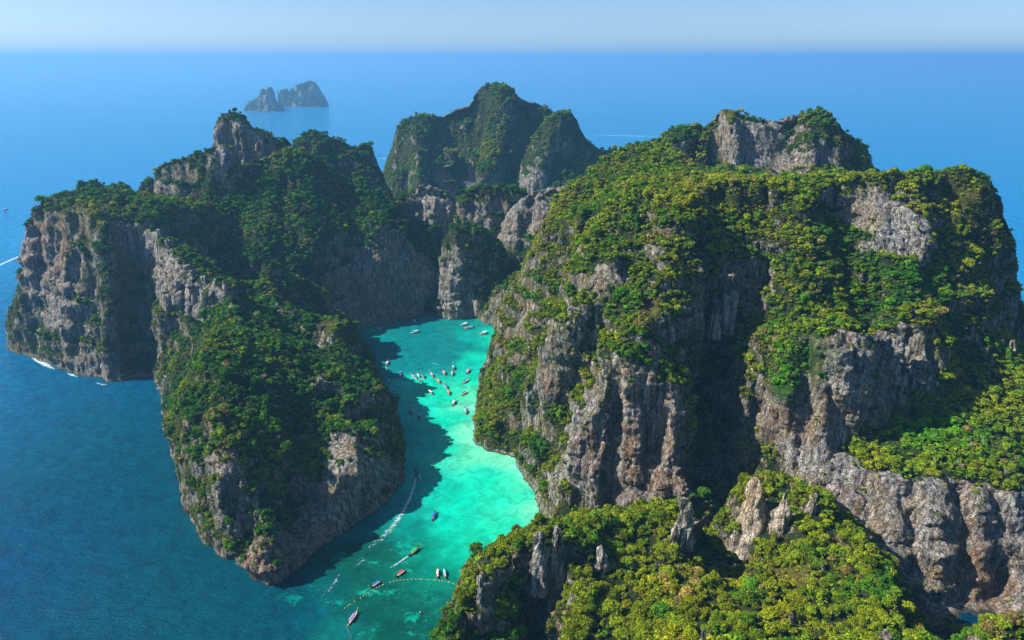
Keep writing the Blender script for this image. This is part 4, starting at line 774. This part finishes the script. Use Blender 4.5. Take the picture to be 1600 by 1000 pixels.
def zone(i):
    nm = names[ALL['land'][i]]; u, v = uu[i], vv[i]
    if nm == 'foreground_hill':
        if u < 920:
            side = 'on the lagoon rim' if u < 770 else ('on the top' if v < 880 else ('low on the shaded inner side' if u > 840 else 'on the front slope'))
            return side + ' of the near left knob'
        if u < 1110:
            if v < 830: return 'at the cliff foot left of the pale spire'
            if v < 900: return 'just below the pale rock spire'
            return 'on the near middle slope ' + ('near the bottom edge' if v > 950 else 'above the bottom trees')
        if v < 850: return 'around the grey pinnacles on the near crest'
        if u < 1190: return 'below the dark gully right of the spire'
        if u > 1330: return 'on the near right shoulder above the shaded cove'
        return 'on the near right slope ' + ('near the bottom edge' if v > 940 else 'below the pinnacles')
    if nm == 'corner_knoll': return 'on the knoll in the lower right corner'
    if nm == 'massif':
        if u > 1180 and v > 620: return 'on the green terrace ' + ('left of' if u < 1450 else 'toward') + ' the right picture edge'
        if u > 1180: return 'on the wooded slope above the terrace'
        return 'on the sunlit massif right of the lagoon'
    return 'on the long promontory left of the lagoon'
for i in chosen:
    root = bpy.data.objects.new('tree', None); COL.objects.link(root); root.location = base[i]; root.rotation_euler = (0, 0, rz[i]); root.empty_display_size = 0.5
    tk = link('trunk', trunk_me, root); tk.scale = scl[i]
    k = int(kind[i]) % 5 if kind[i] < 4 else 4
    cr = link('crown', near_meshes[k], root); cr.scale = scl[i]; cr['tint'] = [float(c) for c in tint[i]]
    big = 'large' if rad[i] > 4.0 else ('small' if rad[i] < 2.6 else 'medium')
    shape = ('round', 'broad', 'tall', 'loose', 'dense')[k]
    tag(root, '%s %s %s tree %s' % (big, shape, hue(tint[i]), zone(i)), 'tree', 'trees ' + zone(i))

# ------------------------------------------------------------------ rock pinnacles: parts of the hills they stand on
def pinnacle(land, u, v0, v1, wpx, Y, seed, lean=0.0, depth=1.0):
    c0, c1 = np.array(y(u, v1, Y)), np.array(y(u, v0, Y)); t_ = Y / CP; w = wpx * t_ / FPX * 0.5
    r = np.random.default_rng(seed); nr, ns_ = 30, 34; zb, zt = c0[2] - 10, c1[2]
    th = np.linspace(0, 2 * math.pi, ns_, endpoint=False)
    V = []
    for k in range(nr):
        f = k / (nr - 1); rr = w * (0.85 + 0.85 * (1 - f) ** 2.2) * (1 - max(0, (f - 0.55) / 0.45) ** 1.5 * 0.72)
        for a in th: V.append((c1[0] + lean * (f - 1) * (zt - zb) + rr * math.cos(a), Y + rr * depth * math.sin(a), zb + (zt - zb) * f))
    V = np.array(V); top = len(V); V = np.concatenate([V, [[c1[0], Y, zt + 0.3]]])
    ctr = V.copy(); ctr[:, 0] = c1[0] + lean * ((V[:, 2] - zb) / (zt - zb) - 1) * (zt - zb); ctr[:, 1] = Y
    D_ = V - ctr; D_ /= np.maximum(np.linalg.norm(D_, axis=1, keepdims=True), 1e-6)
    S = V + seed * 17.3
    amp = nz3(S, w * 0.9, w * 3.5, 3) * 0.75 * w + np.abs(nz3(S, w * 0.45, w * 2.6, 4)) * 0.95 * w - 0.15 * w + (0.4 - np.abs(nz3(S, 2.6, 9, 5)) * 2) * 0.9 + nz3(S, 1.4, 2.5, 6) * 0.4
    V = V + D_ * amp[:, None]; V[:, 2] += nz3(S, 2.6, 2.6, 7) * 4.5 * ((V[:, 2] - zb) / (zt - zb)) ** 2
    F = []
    for k in range(nr - 1):
        for j in range(ns_):
            a, b_ = k * ns_ + j, k * ns_ + (j + 1) % ns_
            F += [(a, b_, b_ + ns_), (a, b_ + ns_, a + ns_)]
    F += [((nr - 1) * ns_ + j, (nr - 1) * ns_ + (j + 1) % ns_, top) for j in range(ns_)]
    vg = np.clip(nz3(S, 4, 8, 9) * 1.6 + 0.15, 0, 1) * sstep(0.5, 1.0, (V[:, 2] - zb) / (zt - zb))
    o = link('rock_pinnacle', mesh_np('rock_pinnacle', V, np.array(F), ROCK, dict(veg=vg, bare=np.ones(len(V)), pale=np.full(len(V), 0.75 if seed in (1, 2, 3, 4, 5, 6, 7, 22) else (0.5 if seed in (17, 18, 19, 41, 42, 43, 44, 45) else 0.1)))), bpy.data.objects[land])
for q_ in PINS:
    pinnacle(*q_)

# ------------------------------------------------------------------ boats
_pm = {}
def paint(c, rough=0.5):
    key = (tuple(round(v, 3) for v in c), rough)
    if key not in _pm:
        m, n, l, bs = mat('paint'); b = NB(m)
        v = b.noise(b.scale(n.new('ShaderNodeTexCoord').outputs['Object'], 1.5, 1.5, 3), 1, 4, 0.6)
        l.new(b.mix(b.rng(v, 0.35, 0.7, 0.0, 0.5), c, tuple(x * 0.62 for x in c)), bs.inputs['Base Color']); bs.inputs['Roughness'].default_value = rough
        _pm[key] = m
    return _pm[key]
def box(x0, x1, y0, y1, z0, z1):
    V = [(x, yy, z) for z in (z0, z1) for x, yy in ((x0, y0), (x1, y0), (x1, y1), (x0, y1))]
    return V, [(0, 3, 2, 1), (4, 5, 6, 7), (0, 1, 5, 4), (1, 2, 6, 5), (2, 3, 7, 6), (3, 0, 4, 7)]
def loft(st, closed=False):
    V, F = [], []; k = len(st[0])
    for i, s_ in enumerate(st):
        V += s_
        if i:
            for j in range(k - 1 + (1 if closed else 0)):
                a = (i - 1) * k + j; b_ = (i - 1) * k + (j + 1) % k; F.append((a, b_, b_ + k, a + k))
    return V, F
def longtail_parts():                     # unit boat, bow at +x, length 1 (m-scaled by the caller), built for 12 m
    st, dk = [], []
    for i in range(15):
        f = i / 14; x = -6 + 12 * f
        b_ = 0.98 * (math.sin(min(1, 0.45 + 0.75 * f) * math.pi / 2) if f < 0.62 else math.cos((f - 0.62) / 0.38 * math.pi / 2) ** 0.8 + 0.04)
        g = 0.75 + 0.12 * (1 - f) + (max(0, f - 0.5) / 0.5) ** 2.2 * 1.75; kz = -0.45 + (max(0, f - 0.6) / 0.4) ** 2 * 2.0
        st.append([(x, b_, g), (x, b_ * 0.86, (g + kz) * 0.5 - 0.1), (x, 0.05, kz), (x, -0.05, kz), (x, -b_ * 0.86, (g + kz) * 0.5 - 0.1), (x, -b_, g), (x, -b_ * 0.88, g), (x, -b_ * 0.8, g - 0.4), (x, b_ * 0.8, g - 0.4), (x, b_ * 0.88, g)])
        if 0.06 < f < 0.8: dk.append([(x, b_ * 0.78, g - 0.32), (x, -b_ * 0.78, g - 0.32)])
    hull = loft(st, True); hull[1].append(tuple(range(10))); hull[1].append(tuple(range(149, 139, -1)))
    prow = join([box(5.7, 6.1, -0.09, 0.09, 1.3, 3.6)])
    prow = ([(x + (z - 1.3) * 0.35, yy, z) for x, yy, z in prow[0]], prow[1])
    roof = loft([[(x, 1.0, 2.15), (x, 0.6, 2.42), (x, 0, 2.5), (x, -0.6, 2.42), (x, -1.0, 2.15), (x, -0.6, 2.36), (x, 0, 2.44), (x, 0.6, 2.36)] for x in (-3.6, -1.5, 0.5, 2.3)], True)
    posts = join([box(x - 0.04, x + 0.04, s_ * 0.86 - 0.04, s_ * 0.86 + 0.04, 0.8, 2.2) for x in (-3.4, -1.4, 0.4, 2.1) for s_ in (-1, 1)])
    seats = join([box(x - 0.22, x + 0.22, -0.8, 0.8, 0.62, 0.74) for x in (-2.6, -1.4, -0.2, 1.0, 2.8)])
    eng = join([box(-5.9, -5.0, -0.28, 0.28, 0.95, 1.5), box(-5.2, -4.7, -0.12, 0.12, 0.7, 1.1), box(-5.0, -3.9, 0.05, 0.12, 1.4, 1.48)])
    tail = tube([(0, 0, 0), (0, 0, 1)], [0.05, 0.05], 6)
    tail = ([(-5.8 - z * 3.4, x, 1.1 - z * 1.3 + yy) for x, yy, z in tail[0]], tail[1])
    rib = join([box(5.86, 6.26, -0.13, 0.13, 1.75, 2.0), box(5.98, 6.36, -0.14, 0.14, 2.05, 2.3), box(5.7, 6.2, -0.06, 0.06, 0.9, 1.7)])
    return dict(hull=hull, deck=loft(dk), prow_post=prow, canopy=roof, canopy_posts=posts, seats=seats, engine=eng, propeller_shaft=tail, bow_ribbon=rib)
def speed_parts():
    st = []
    for i in range(13):
        f = i / 12; x = -6 + 12 * f
        b_ = 1.5 * (1 if f < 0.55 else max(0.04, math.cos((f - 0.55) / 0.45 * math.pi / 2) ** 0.65)); g = 1.05 + f * f * 0.55; kz = -0.5 + max(0, f - 0.7) ** 2 * 14
        st.append([(x, b_, g), (x, b_ * 0.9, 0.15 + max(0, f - 0.6)), (x, 0.05, kz), (x, -0.05, kz), (x, -b_ * 0.9, 0.15 + max(0, f - 0.6)), (x, -b_, g), (x, -b_ * 0.86, g), (x, -b_ * 0.8, g - (0.45 if f < 0.72 else 0.03)), (x, b_ * 0.8, g - (0.45 if f < 0.72 else 0.03)), (x, b_ * 0.86, g)])
    hull = loft(st, True); hull[1].append(tuple(range(10))); hull[1].append(tuple(range(129, 119, -1)))
    roof = loft([[(x, 1.4, 2.75), (x, 0, 2.95), (x, -1.4, 2.75), (x, 0, 2.83)] for x in (-4.8, -2, 0.5, 2.0)], True)
    posts = join([box(x - 0.05, x + 0.05, s_ * 1.28 - 0.05, s_ * 1.28 + 0.05, 0.9, 2.78) for x in (-4.6, -2.2, 0.2, 1.8) for s_ in (-1, 1)])
    wind = join([loft([[(2.0, s_ * 1.3, 1.3), (2.9, s_ * 0.5, 1.4)], [(1.6, s_ * 1.25, 2.3), (2.2, s_ * 0.5, 2.35)]]) for s_ in (1, -1)] + [loft([[(2.9, 0.5, 1.4), (2.9, -0.5, 1.4)], [(2.2, 0.5, 2.35), (2.2, -0.5, 2.35)]])])
    seats = join([box(-4.6, 1.2, s_ * 1.05 - 0.22, s_ * 1.05 + 0.22, 0.75, 1.05) for s_ in (1, -1)])
    eng = [join([box(-6.7, -6.05, yy - 0.25, yy + 0.25, 0.7, 1.75), box(-6.5, -6.2, yy - 0.1, yy + 0.1, -0.6, 0.7)]) for yy in (0.55, -0.55)]
    stripe = join([loft([[(x, s_ * 1.515, 0.75), (x, s_ * 1.515, 0.92)] for x in (-5.9, -2, 0.4)]) for s_ in (1, -1)])
    return dict(hull=hull, canopy=roof, canopy_posts=posts, windscreen=wind, seats=seats, outboard_engine=eng[0], outboard_engine_=eng[1], stripe=stripe)
WOOD = (0.24, 0.10, 0.045); CRM = (0.72, 0.62, 0.45); WHT = (0.80, 0.80, 0.78); DKW = (0.05, 0.035, 0.03)
BOATM = {'L': {k: pmesh(k, v, paint(WOOD)) for k, v in longtail_parts().items()}, 'S': {k: pmesh(k.rstrip('_'), v, paint(WHT)) for k, v in speed_parts().items()}}
def boat(kind_, bow, stern, roof, hullc, label, ribbon=(0.6, 0.05, 0.08), prowc=None):
    a, b_ = np.array(h(*bow, 0.6)), np.array(h(*stern, 0.6)); d_ = a - b_; L = float(np.hypot(d_[0], d_[1])); c = (a + b_) / 2
    sc_ = min(max(L / (13.0 if kind_ == 'L' else 12.0), 0.78), 1.15)
    root = bpy.data.objects.new('longtail_boat' if kind_ == 'L' else 'speedboat', None); COL.objects.link(root)
    root.location = (c[0], c[1], 0.05); root.rotation_euler = (0, 0, math.atan2(d_[1], d_[0])); root.scale = (sc_,) * 3; root.empty_display_size = 1
    for k, me in BOATM[kind_].items():
        o = link(k.rstrip('_'), me, root)
        col = {'hull': hullc, 'canopy': roof, 'deck': CRM if hullc != DKW else (0.2, 0.15, 0.1), 'prow_post': prowc or CRM, 'canopy_posts': WHT, 'seats': CRM if kind_ == 'L' else (0.1, 0.25, 0.5), 'engine': (0.06, 0.06, 0.07), 'propeller_shaft': (0.25, 0.25, 0.25),
               'bow_ribbon': ribbon, 'windscreen': (0.03, 0.05, 0.07), 'outboard_engine': (0.03, 0.03, 0.035), 'stripe': roof if sum(roof) < 2 else (0.05, 0.2, 0.5)}[k.rstrip('_')]
        o.material_slots[0].link = 'OBJECT'; o.material_slots[0].material = paint(col)
    tag(root, label, 'boat', 'longtail boats in the lagoon' if kind_ == 'L' else 'white speedboats in the lagoon')
BL, LB, GN, RD, PK, OR, PU, NV, TN = (0.02, 0.16, 0.62), (0.22, 0.62, 0.85), (0.04, 0.55, 0.08), (0.62, 0.03, 0.06), (0.75, 0.36, 0.36), (0.85, 0.38, 0.05), (0.36, 0.20, 0.75), (0.03, 0.06, 0.25), (0.62, 0.48, 0.30)
for q_ in [('L', (657, 854), (638, 869), GN, DKW, 'longtail boat with green canopy under way with a short wake'),
           ('L', (616, 903), (634, 890), RD, WOOD, 'longtail boat with red canopy moored on the yellow float line', (0.7, 0.1, 0.1), (0.55, 0.2, 0.08)),
           ('L', (577, 919), (596, 907), BL, WOOD, 'longtail boat with plain blue canopy moored on the yellow float line'),
           ('L', (683, 905), (685, 888), (0.85, 0.66, 0.5), (0.5, 0.16, 0.05), 'longtail boat with cream canopy beside its pale blue twin near the front hill', (0.7, 0.2, 0.05), (0.6, 0.2, 0.05)),
           ('L', (696, 905), (694, 888), LB, (0.5, 0.16, 0.05), 'longtail boat with pale blue canopy beside its cream twin near the front hill', (0.7, 0.2, 0.05), (0.6, 0.2, 0.05)),
           ('L', (559, 955), (543, 977), PU, TN, 'longtail boat with purple canopy nearest the bottom edge', (0.8, 0.25, 0.03)),
           ('L', (681, 799), (675, 814), (0.03, 0.12, 0.6), DKW, 'dark longtail boat with blue canopy at the tip of a shadow'),
           ('L', (650, 729), (650, 746), NV, DKW, 'dark longtail boat in shadow trailing the long white wake'),
           ('L', (626, 665), (630, 676), NV, DKW, 'dark longtail boat hugging the shaded promontory wall'),
           ('L', (641, 637), (642, 648), (0.7, 0.06, 0.45), DKW, 'longtail boat with pink canopy in the promontory shadow', (0.1, 0.05, 0.2)),
           ('L', (654, 643), (655, 655), LB, DKW, 'longtail boat with pale blue canopy in the promontory shadow'),
           ('L', (726, 636), (729, 649), LB, WOOD, 'longtail boat with pale blue canopy near the right shore, southernmost of the group', (0.8, 0.15, 0.2)),
           ('L', (712, 624), (706, 635), (0.7, 0.72, 0.7), WOOD, 'longtail boat with light grey canopy below the orange one'),
           ('L', (698, 608), (703, 618), (0.75, 0.3, 0.12), WOOD, 'longtail boat with rust orange canopy at the end of the moored chain'),
           ('L', (692, 600), (700, 608), BL, TN, 'longtail boat with blue canopy between the two orange ones'),
           ('L', (681, 592), (688, 599), OR, WOOD, 'longtail boat with bright orange canopy in the moored chain'),
           ('L', (667, 609), (677, 617), (0.8, 0.74, 0.6), WOOD, 'longtail boat with cream canopy alone on the brightest turquoise'),
           ('L', (731, 611), (720, 618), BL, TN, 'longtail boat with blue canopy pointing to the right shore, lower of two'),
           ('L', (732, 593), (721, 600), (0.03, 0.2, 0.6), TN, 'longtail boat with blue canopy pointing to the right shore, upper of two'),
           ('L', (734, 576), (728, 585), PK, WOOD, 'longtail boat with pink and white canopy near the right shore'),
           ('L', (706, 580), (707, 588), TN, WOOD, 'small tan longtail boat below the pale blue one'),
           ('L', (707, 569), (710, 580), LB, DKW, 'longtail boat with pale blue canopy at the top of the moored group'),
           ('L', (690, 578), (697, 588), (0.7, 0.42, 0.36), WOOD, 'longtail boat with dusty pink canopy right of the chain'),
           ('L', (671, 582), (678, 590), PK, WOOD, 'longtail boat with salmon canopy at the upper edge of the bright sand'),
           ('L', (657, 584), (664, 592), BL, WOOD, 'longtail boat with blue canopy in the middle of the left cluster'),
           ('L', (651, 584), (656, 590), (0.7, 0.8, 0.75), LB, 'pale longtail boat tucked beside the blue one in the left cluster'),
           ('L', (641, 585), (652, 592), (0.03, 0.25, 0.6), TN, 'longtail boat with long tan bow at the left end of the cluster'),
           ('L', (651, 593), (661, 597), (0.12, 0.12, 0.13), DKW, 'dark grey longtail boat below the left cluster'),
           ('L', (625, 581), (626, 590), (0.02, 0.2, 0.7), TN, 'longtail boat with blue canopy left of the cluster'),
           ('L', (605, 592), (609, 601), LB, WOOD, 'longtail boat with teal canopy trailing a thin wake by the promontory'),
           ('L', (607, 564), (603, 572), (0.75, 0.6, 0.6), WOOD, 'longtail boat with pale pink canopy under way near the promontory summit'),
           ('L', (574, 527), (561, 527), (0.05, 0.5, 0.3), DKW, 'longtail boat with green canopy at the left back corner of the lagoon')]:
    boat(*q_)
for q_ in [('S', (597, 517), (588, 510), BL, WHT, 'speedboat with dark blue canopy on the shadow edge at the back of the lagoon'),
           ('S', (640, 522), (656, 517), LB, WHT, 'speedboat with pale blue canopy alone in the middle of the back lagoon'),
           ('S', (700, 500), (707, 496), WHT, WHT, 'white speedboat at the edge of the back shadow'),
           ('S', (719, 509), (731, 506), WHT, WHT, 'white speedboat above the blue-canopied one below the green pillar'),
           ('S', (725, 514), (739, 511), (0.05, 0.35, 0.7), WHT, 'speedboat with blue canopy below the green pillar'),
           ('S', (747, 524), (763, 519), WHT, WHT, 'long white speedboat near the right back shore'),
           ('S', (768, 536), (778, 533), WHT, WHT, 'white speedboat close under the right shore trees'),
           ('S', (771, 546), (779, 541), (0.2, 0.45, 0.75), WHT, 'speedboat with blue canopy half hidden by the right shore'),
           ('S', (761, 557), (769, 551), (0.55, 0.58, 0.58), WHT, 'grey speedboat moored at the foot of the right shore'),
           ('S', (646, 500), (649, 504), WHT, WHT, 'small white speedboat in the shade of the back wall'),
           ('S', (686, 479.5), (692, 478.5), WHT, WHT, 'white speedboat deep in the shade at the head of the lagoon'),
           ('S', (695, 480), (700, 477.5), (0.3, 0.5, 0.6), WHT, 'grey-blue speedboat deep in the shade at the head of the lagoon'),
           ('S', (703, 483.5), (708, 482), WHT, WHT, 'white speedboat in the shade left of the green pillar foot'),
           ('S', (1, 329), (14, 326), WHT, WHT, 'white motorboat on the open sea at the left edge')]:
    boat(*q_)
for u, v, lb in ((595, 248, 'white speedboat raising spray in the gap left of the highest mountain'), (357, 153.5, 'tiny white boat left of the distant islets'), (378, 159, 'tiny white boat close to the nearer distant islet')):
    boat('S', (u + 2, v), (u - 2, v), WHT, WHT, lb)

# ------------------------------------------------------------------ wakes, surf, floats
def make_foam():
    m, n, l, bs = mat('foam'); b = NB(m); P = b.pos()
    f = b.rng(b.math('ADD', b.noise(P, 0.45, 5, 0.7, 0.6), b.math('MULTIPLY', b.attr('thick'), 0.42)), 0.62, 0.86)
    d_ = n.new('ShaderNodeBsdfDiffuse'); d_.inputs[0].default_value = (0.62, 0.80, 0.82, 1); t_ = n.new('ShaderNodeBsdfTransparent'); mx = n.new('ShaderNodeMixShader')
    l.new(b.math('MULTIPLY', f, 0.9), mx.inputs[0]); l.new(t_.outputs[0], mx.inputs[1]); l.new(d_.outputs[0], mx.inputs[2]); n.remove(bs); l.new(mx.outputs[0], n['Material Output'].inputs[0])
    return m
FOAM = make_foam()
def foam(name, pix, widths, thick, label, z=0.22):
    pts = np.array([h(u, v, z)[:2] for u, v in pix]); seg = np.linalg.norm(np.diff(pts, axis=0), axis=1); cum = np.concatenate([[0], np.cumsum(seg)])
    m_ = max(8, int(cum[-1] / 3)); t_ = np.linspace(0, cum[-1], m_)
    c = np.stack([np.interp(t_, cum, pts[:, k]) for k in range(2)], 1); w = np.interp(t_, cum, widths); th = np.interp(t_, cum, thick)
    d_ = np.gradient(c, axis=0); d_ /= np.maximum(np.linalg.norm(d_, axis=1, keepdims=True), 1e-6); nn = np.stack([-d_[:, 1], d_[:, 0]], 1)
    cols = np.linspace(-1, 1, 7); V, A_ = [], []
    for i in range(m_):
        for q in cols: V.append((*(c[i] + nn[i] * w[i] * q), z)); A_.append(th[i] * (1 - abs(q) ** 1.5) - 0.55 * (abs(q) > 0.95))
    F = [(i * 7 + j, i * 7 + j + 1, (i + 1) * 7 + j + 1, (i + 1) * 7 + j) for i in range(m_ - 1) for j in range(6)]
    o = link(name, mesh_np(name, np.array(V), np.array(F), FOAM, dict(thick=np.array(A_)))); tag(o, label, 'foam', kind='stuff')
foam('wake', [(650, 747), (647, 760), (640, 780), (628, 802), (612, 825), (595, 842), (575, 855)], [0.5, 1.5, 2.2, 3.5, 4.5, 4.5, 3], [1.0, .85, .75, .55, .45, .4, .2], 'long white wake behind the dark boat along the promontory')
foam('wake', [(646, 741), (642, 748), (636, 762)], [0.6, 1, 0.6], [.9, .6, .2], 'bow wave on the left of the dark wake-trailing boat')
foam('wake', [(654, 741), (658, 748), (656, 768)], [0.6, 1.2, 0.6], [.9, .6, .2], 'bow wave on the right of the dark wake-trailing boat')
foam('wake', [(575, 868), (560, 882), (540, 894)], [1.5, 2, 1.2], [.2, .38, .1], 'broken wake piece below the promontory shadow')
foam('wake', [(532, 896), (522, 912), (508, 928), (500, 934)], [1.2, 2.2, 2.2, 1], [.15, .36, .3, .05], 'old wake remnant near the lagoon mouth')
foam('wake', [(637, 869), (622, 880), (605, 890)], [0.6, 1.4, 2], [.95, .6, .2], 'short wake behind the green-canopied boat')
foam('wake', [(609, 601), (613, 606), (618, 612)], [0.6, 0.9, 0.6], [.9, .6, .2], 'thin wake behind the teal-canopied boat')
foam('wake', [(603, 573), (604, 580), (606, 586)], [0.6, 0.9, 0.6], [.9, .5, .1], 'thin wake behind the pale pink boat')
foam('wake', [(640, 650), (638, 656), (637, 664)], [0.6, 1.2, 0.6], [.8, .6, .1], 'wake behind the pink-canopied boat in shadow')
foam('wake', [(674, 568), (682, 569), (690, 571)], [1, 1.4, 0.6], [.4, .5, .2], 'faint ripple streak above the moored boats')
foam('wake', [(42, 395), (20, 405), (-10, 418)], [2, 4, 6], [.95, .9, .8], 'white wake streak on the open sea at the left edge')
foam('wake', [(592, 248.2), (598, 248), (606, 248)], [6, 9, 3], [1.2, 1.2, 1], 'white spray trail in the gap beside the highest mountain')
foam('wake', [(915, 211), (960, 212), (1000, 212.6), (1036, 213)], [2, 8, 9, 4], [.8, 1, 1, .6], 'long pale wake line on the far sea behind the massif')
foam('wake', [(506, 155), (560, 152), (620, 151)], [40, 30, 10], [.35, .25, .1], 'faint pale streak on the sea right of the distant islets')
foam('surf', [(50, 559), (60, 564), (72, 570), (85, 577)], [2, 4, 5, 2], [.6, 1, .9, .5], 'white surf breaking at the foot of the left headland')
foam('surf', [(105, 583), (113, 586), (122, 589)], [1, 3, 1], [.5, .9, .4], 'small surf patch at the foot of the orange cliff')
foam('surf', [(150, 598), (160, 601), (168, 601)], [1, 2, 1], [.5, .8, .4], 'small surf patch at the headland corner')
foam('surf', [(243, 606), (250, 608), (256, 612)], [1, 3, 1.5], [.5, 1, .5], 'surf patch in the cove between headland and promontory')
foam('surf', [(312, 832), (330, 848), (350, 862), (362, 872)], [1.2, 2, 2, 1], [.5, .7, .6, .4], 'thin surf along the outer foot of the promontory')
foam('surf', [(396, 891), (425, 911), (440, 910)], [1, 2, 1.5], [.4, .7, .5], 'surf at the tip of the promontory')

def ball(c, r):
    V, F = [], []
    for k in range(5):
        ph = math.pi * k / 4
        for j in range(6): V.append((c[0] + r * math.sin(ph) * math.cos(j * 1.0472), c[1] + r * math.sin(ph) * math.sin(j * 1.0472), c[2] + r * 0.8 * math.cos(ph)))
        if k:
            for j in range(6): F.append(((k - 1) * 6 + j, k * 6 + j, k * 6 + (j + 1) % 6, (k - 1) * 6 + (j + 1) % 6))
    return V, F
YEL = paint((0.85, 0.62, 0.03), 0.4)
flo = pmesh('float', ball((0, 0, 0), 0.42), YEL, True)
line = [(539, 950), (549, 943), (560, 936), (570, 930), (580, 923), (592, 917), (605, 911), (620, 907), (640, 905), (660, 905), (675, 906), (690, 907), (700, 909), (714, 914)]
lp = np.array([h(u, v, 0.1)[:2] for u, v in line]); cum = np.concatenate([[0], np.cumsum(np.linalg.norm(np.diff(lp, axis=0), axis=1))])
fl_root = bpy.data.objects.new('float_line', None); COL.objects.link(fl_root); fl_root.location = (lp[0][0], lp[0][1], 0)
tag(fl_root, 'line of small yellow floats strung across the lagoon mouth', 'float line')
tt = np.arange(0, cum[-1], 2.6); tt = tt + RNG.normal(size=len(tt)) * 0.7
tt = tt[RNG.random(len(tt)) < 0.8]
for t_ in tt:
    o = link('float', flo, fl_root); o.location = (np.interp(t_, cum, lp[:, 0]) - lp[0][0], np.interp(t_, cum, lp[:, 1]) - lp[0][1], 0.12)
def rope(name, pts, r, m, parent=None, org=(0, 0)):
    V, F = [], []
    for i, q in enumerate(pts):
        for j in range(4): V.append((q[0] - org[0], q[1] - org[1] + r * math.cos(j * 1.5708), q[2] + r * math.sin(j * 1.5708)))
        if i: F += [((i - 1) * 4 + j, (i - 1) * 4 + (j + 1) % 4, i * 4 + (j + 1) % 4, i * 4 + j) for j in range(4)]
    return link(name, pmesh(name, (V, F), m), parent)
rope('rope', [(q[0], q[1], 0.03) for q in lp], 0.05, paint((0.5, 0.42, 0.2)), fl_root, lp[0])
o = rope('mooring_rope', [h(542, 977, 0.9), h(543, 983, 0.1), h(546, 990, 0.08), h(549, 1002, 0.08)], 0.09, paint((0.45, 0.6, 0.5))); tag(o, 'pale mooring rope trailing from the purple-canopied boat', 'rope')
bo = link('buoy', pmesh('buoy', join([ball((0, 0, 0.2), 0.7), box(-0.1, 0.1, -0.1, 0.1, 0.6, 1.1)]), paint((0.75, 0.35, 0.28)), True)); bo.location = h(657, 957, 0.1); tag(bo, 'single pinkish mooring buoy on the dark reef', 'buoy')

# boulders at the foot of the right shore
def boulder(u, v, r, seed, label):
    V, F = ball((0, 0, 0), 1.0); V = np.array(V); V2, T2 = refine(V, np.array([t for q in F for t in ((q[0], q[1], q[2]), (q[0], q[2], q[3]))]), lambda M: np.full(len(M), 0.4))
    L = np.linalg.norm(V2, axis=1, keepdims=True); V2 = V2 / np.maximum(L, 1e-6) * (1 + 0.5 * noise(V2 * 1.3 + seed * 7.1, 3)[:, None] + 0.2 * noise(V2 * 3 + seed, 5)[:, None]) * r * np.array([1.2, 0.9, 0.7])
    o = link('boulder', mesh_np('boulder', V2, T2, ROCK)); o.location = h(u, v, 0.4); tag(o, label, 'boulder')
boulder(804, 712, 3.0, 1, 'large dark boulder in the shallows at the right shore point')
boulder(811, 715, 2.2, 2, 'smaller boulder beside the large one at the right shore point')

# ------------------------------------------------------------------ haze
def haze():
    a, zt, zb = 61000.0, CAM_H + 150, -30.0
    V = [(x, y_, z) for z in (zb, zt) for x, y_ in ((-a, -a), (a, -a), (a, a), (-a, a))]
    F = [(0, 3, 2, 1), (4, 5, 6, 7), (0, 1, 5, 4), (1, 2, 6, 5), (2, 3, 7, 6), (3, 0, 4, 7)]
    me = bpy.data.meshes.new('haze'); me.from_pydata(V, [], F)
    m = bpy.data.materials.new('sea_haze'); m.use_nodes = True; n = m.node_tree.nodes; n.remove(n['Principled BSDF'])
    pv = n.new('ShaderNodeVolumePrincipled'); pv.inputs['Color'].default_value = HAZE_COL; pv.inputs['Density'].default_value = HAZE_D; pv.inputs['Anisotropy'].default_value = HAZE_G
    m.node_tree.links.new(pv.outputs[0], n['Material Output'].inputs['Volume']); me.materials.append(m)
    o = link('haze', me); tag(o, 'thin blue sea haze lying over the islands', 'haze', kind='stuff')
HAZE_COL, HAZE_D, HAZE_G = (0.22, 0.52, 0.82, 1), 0.000088, 0.25
haze()
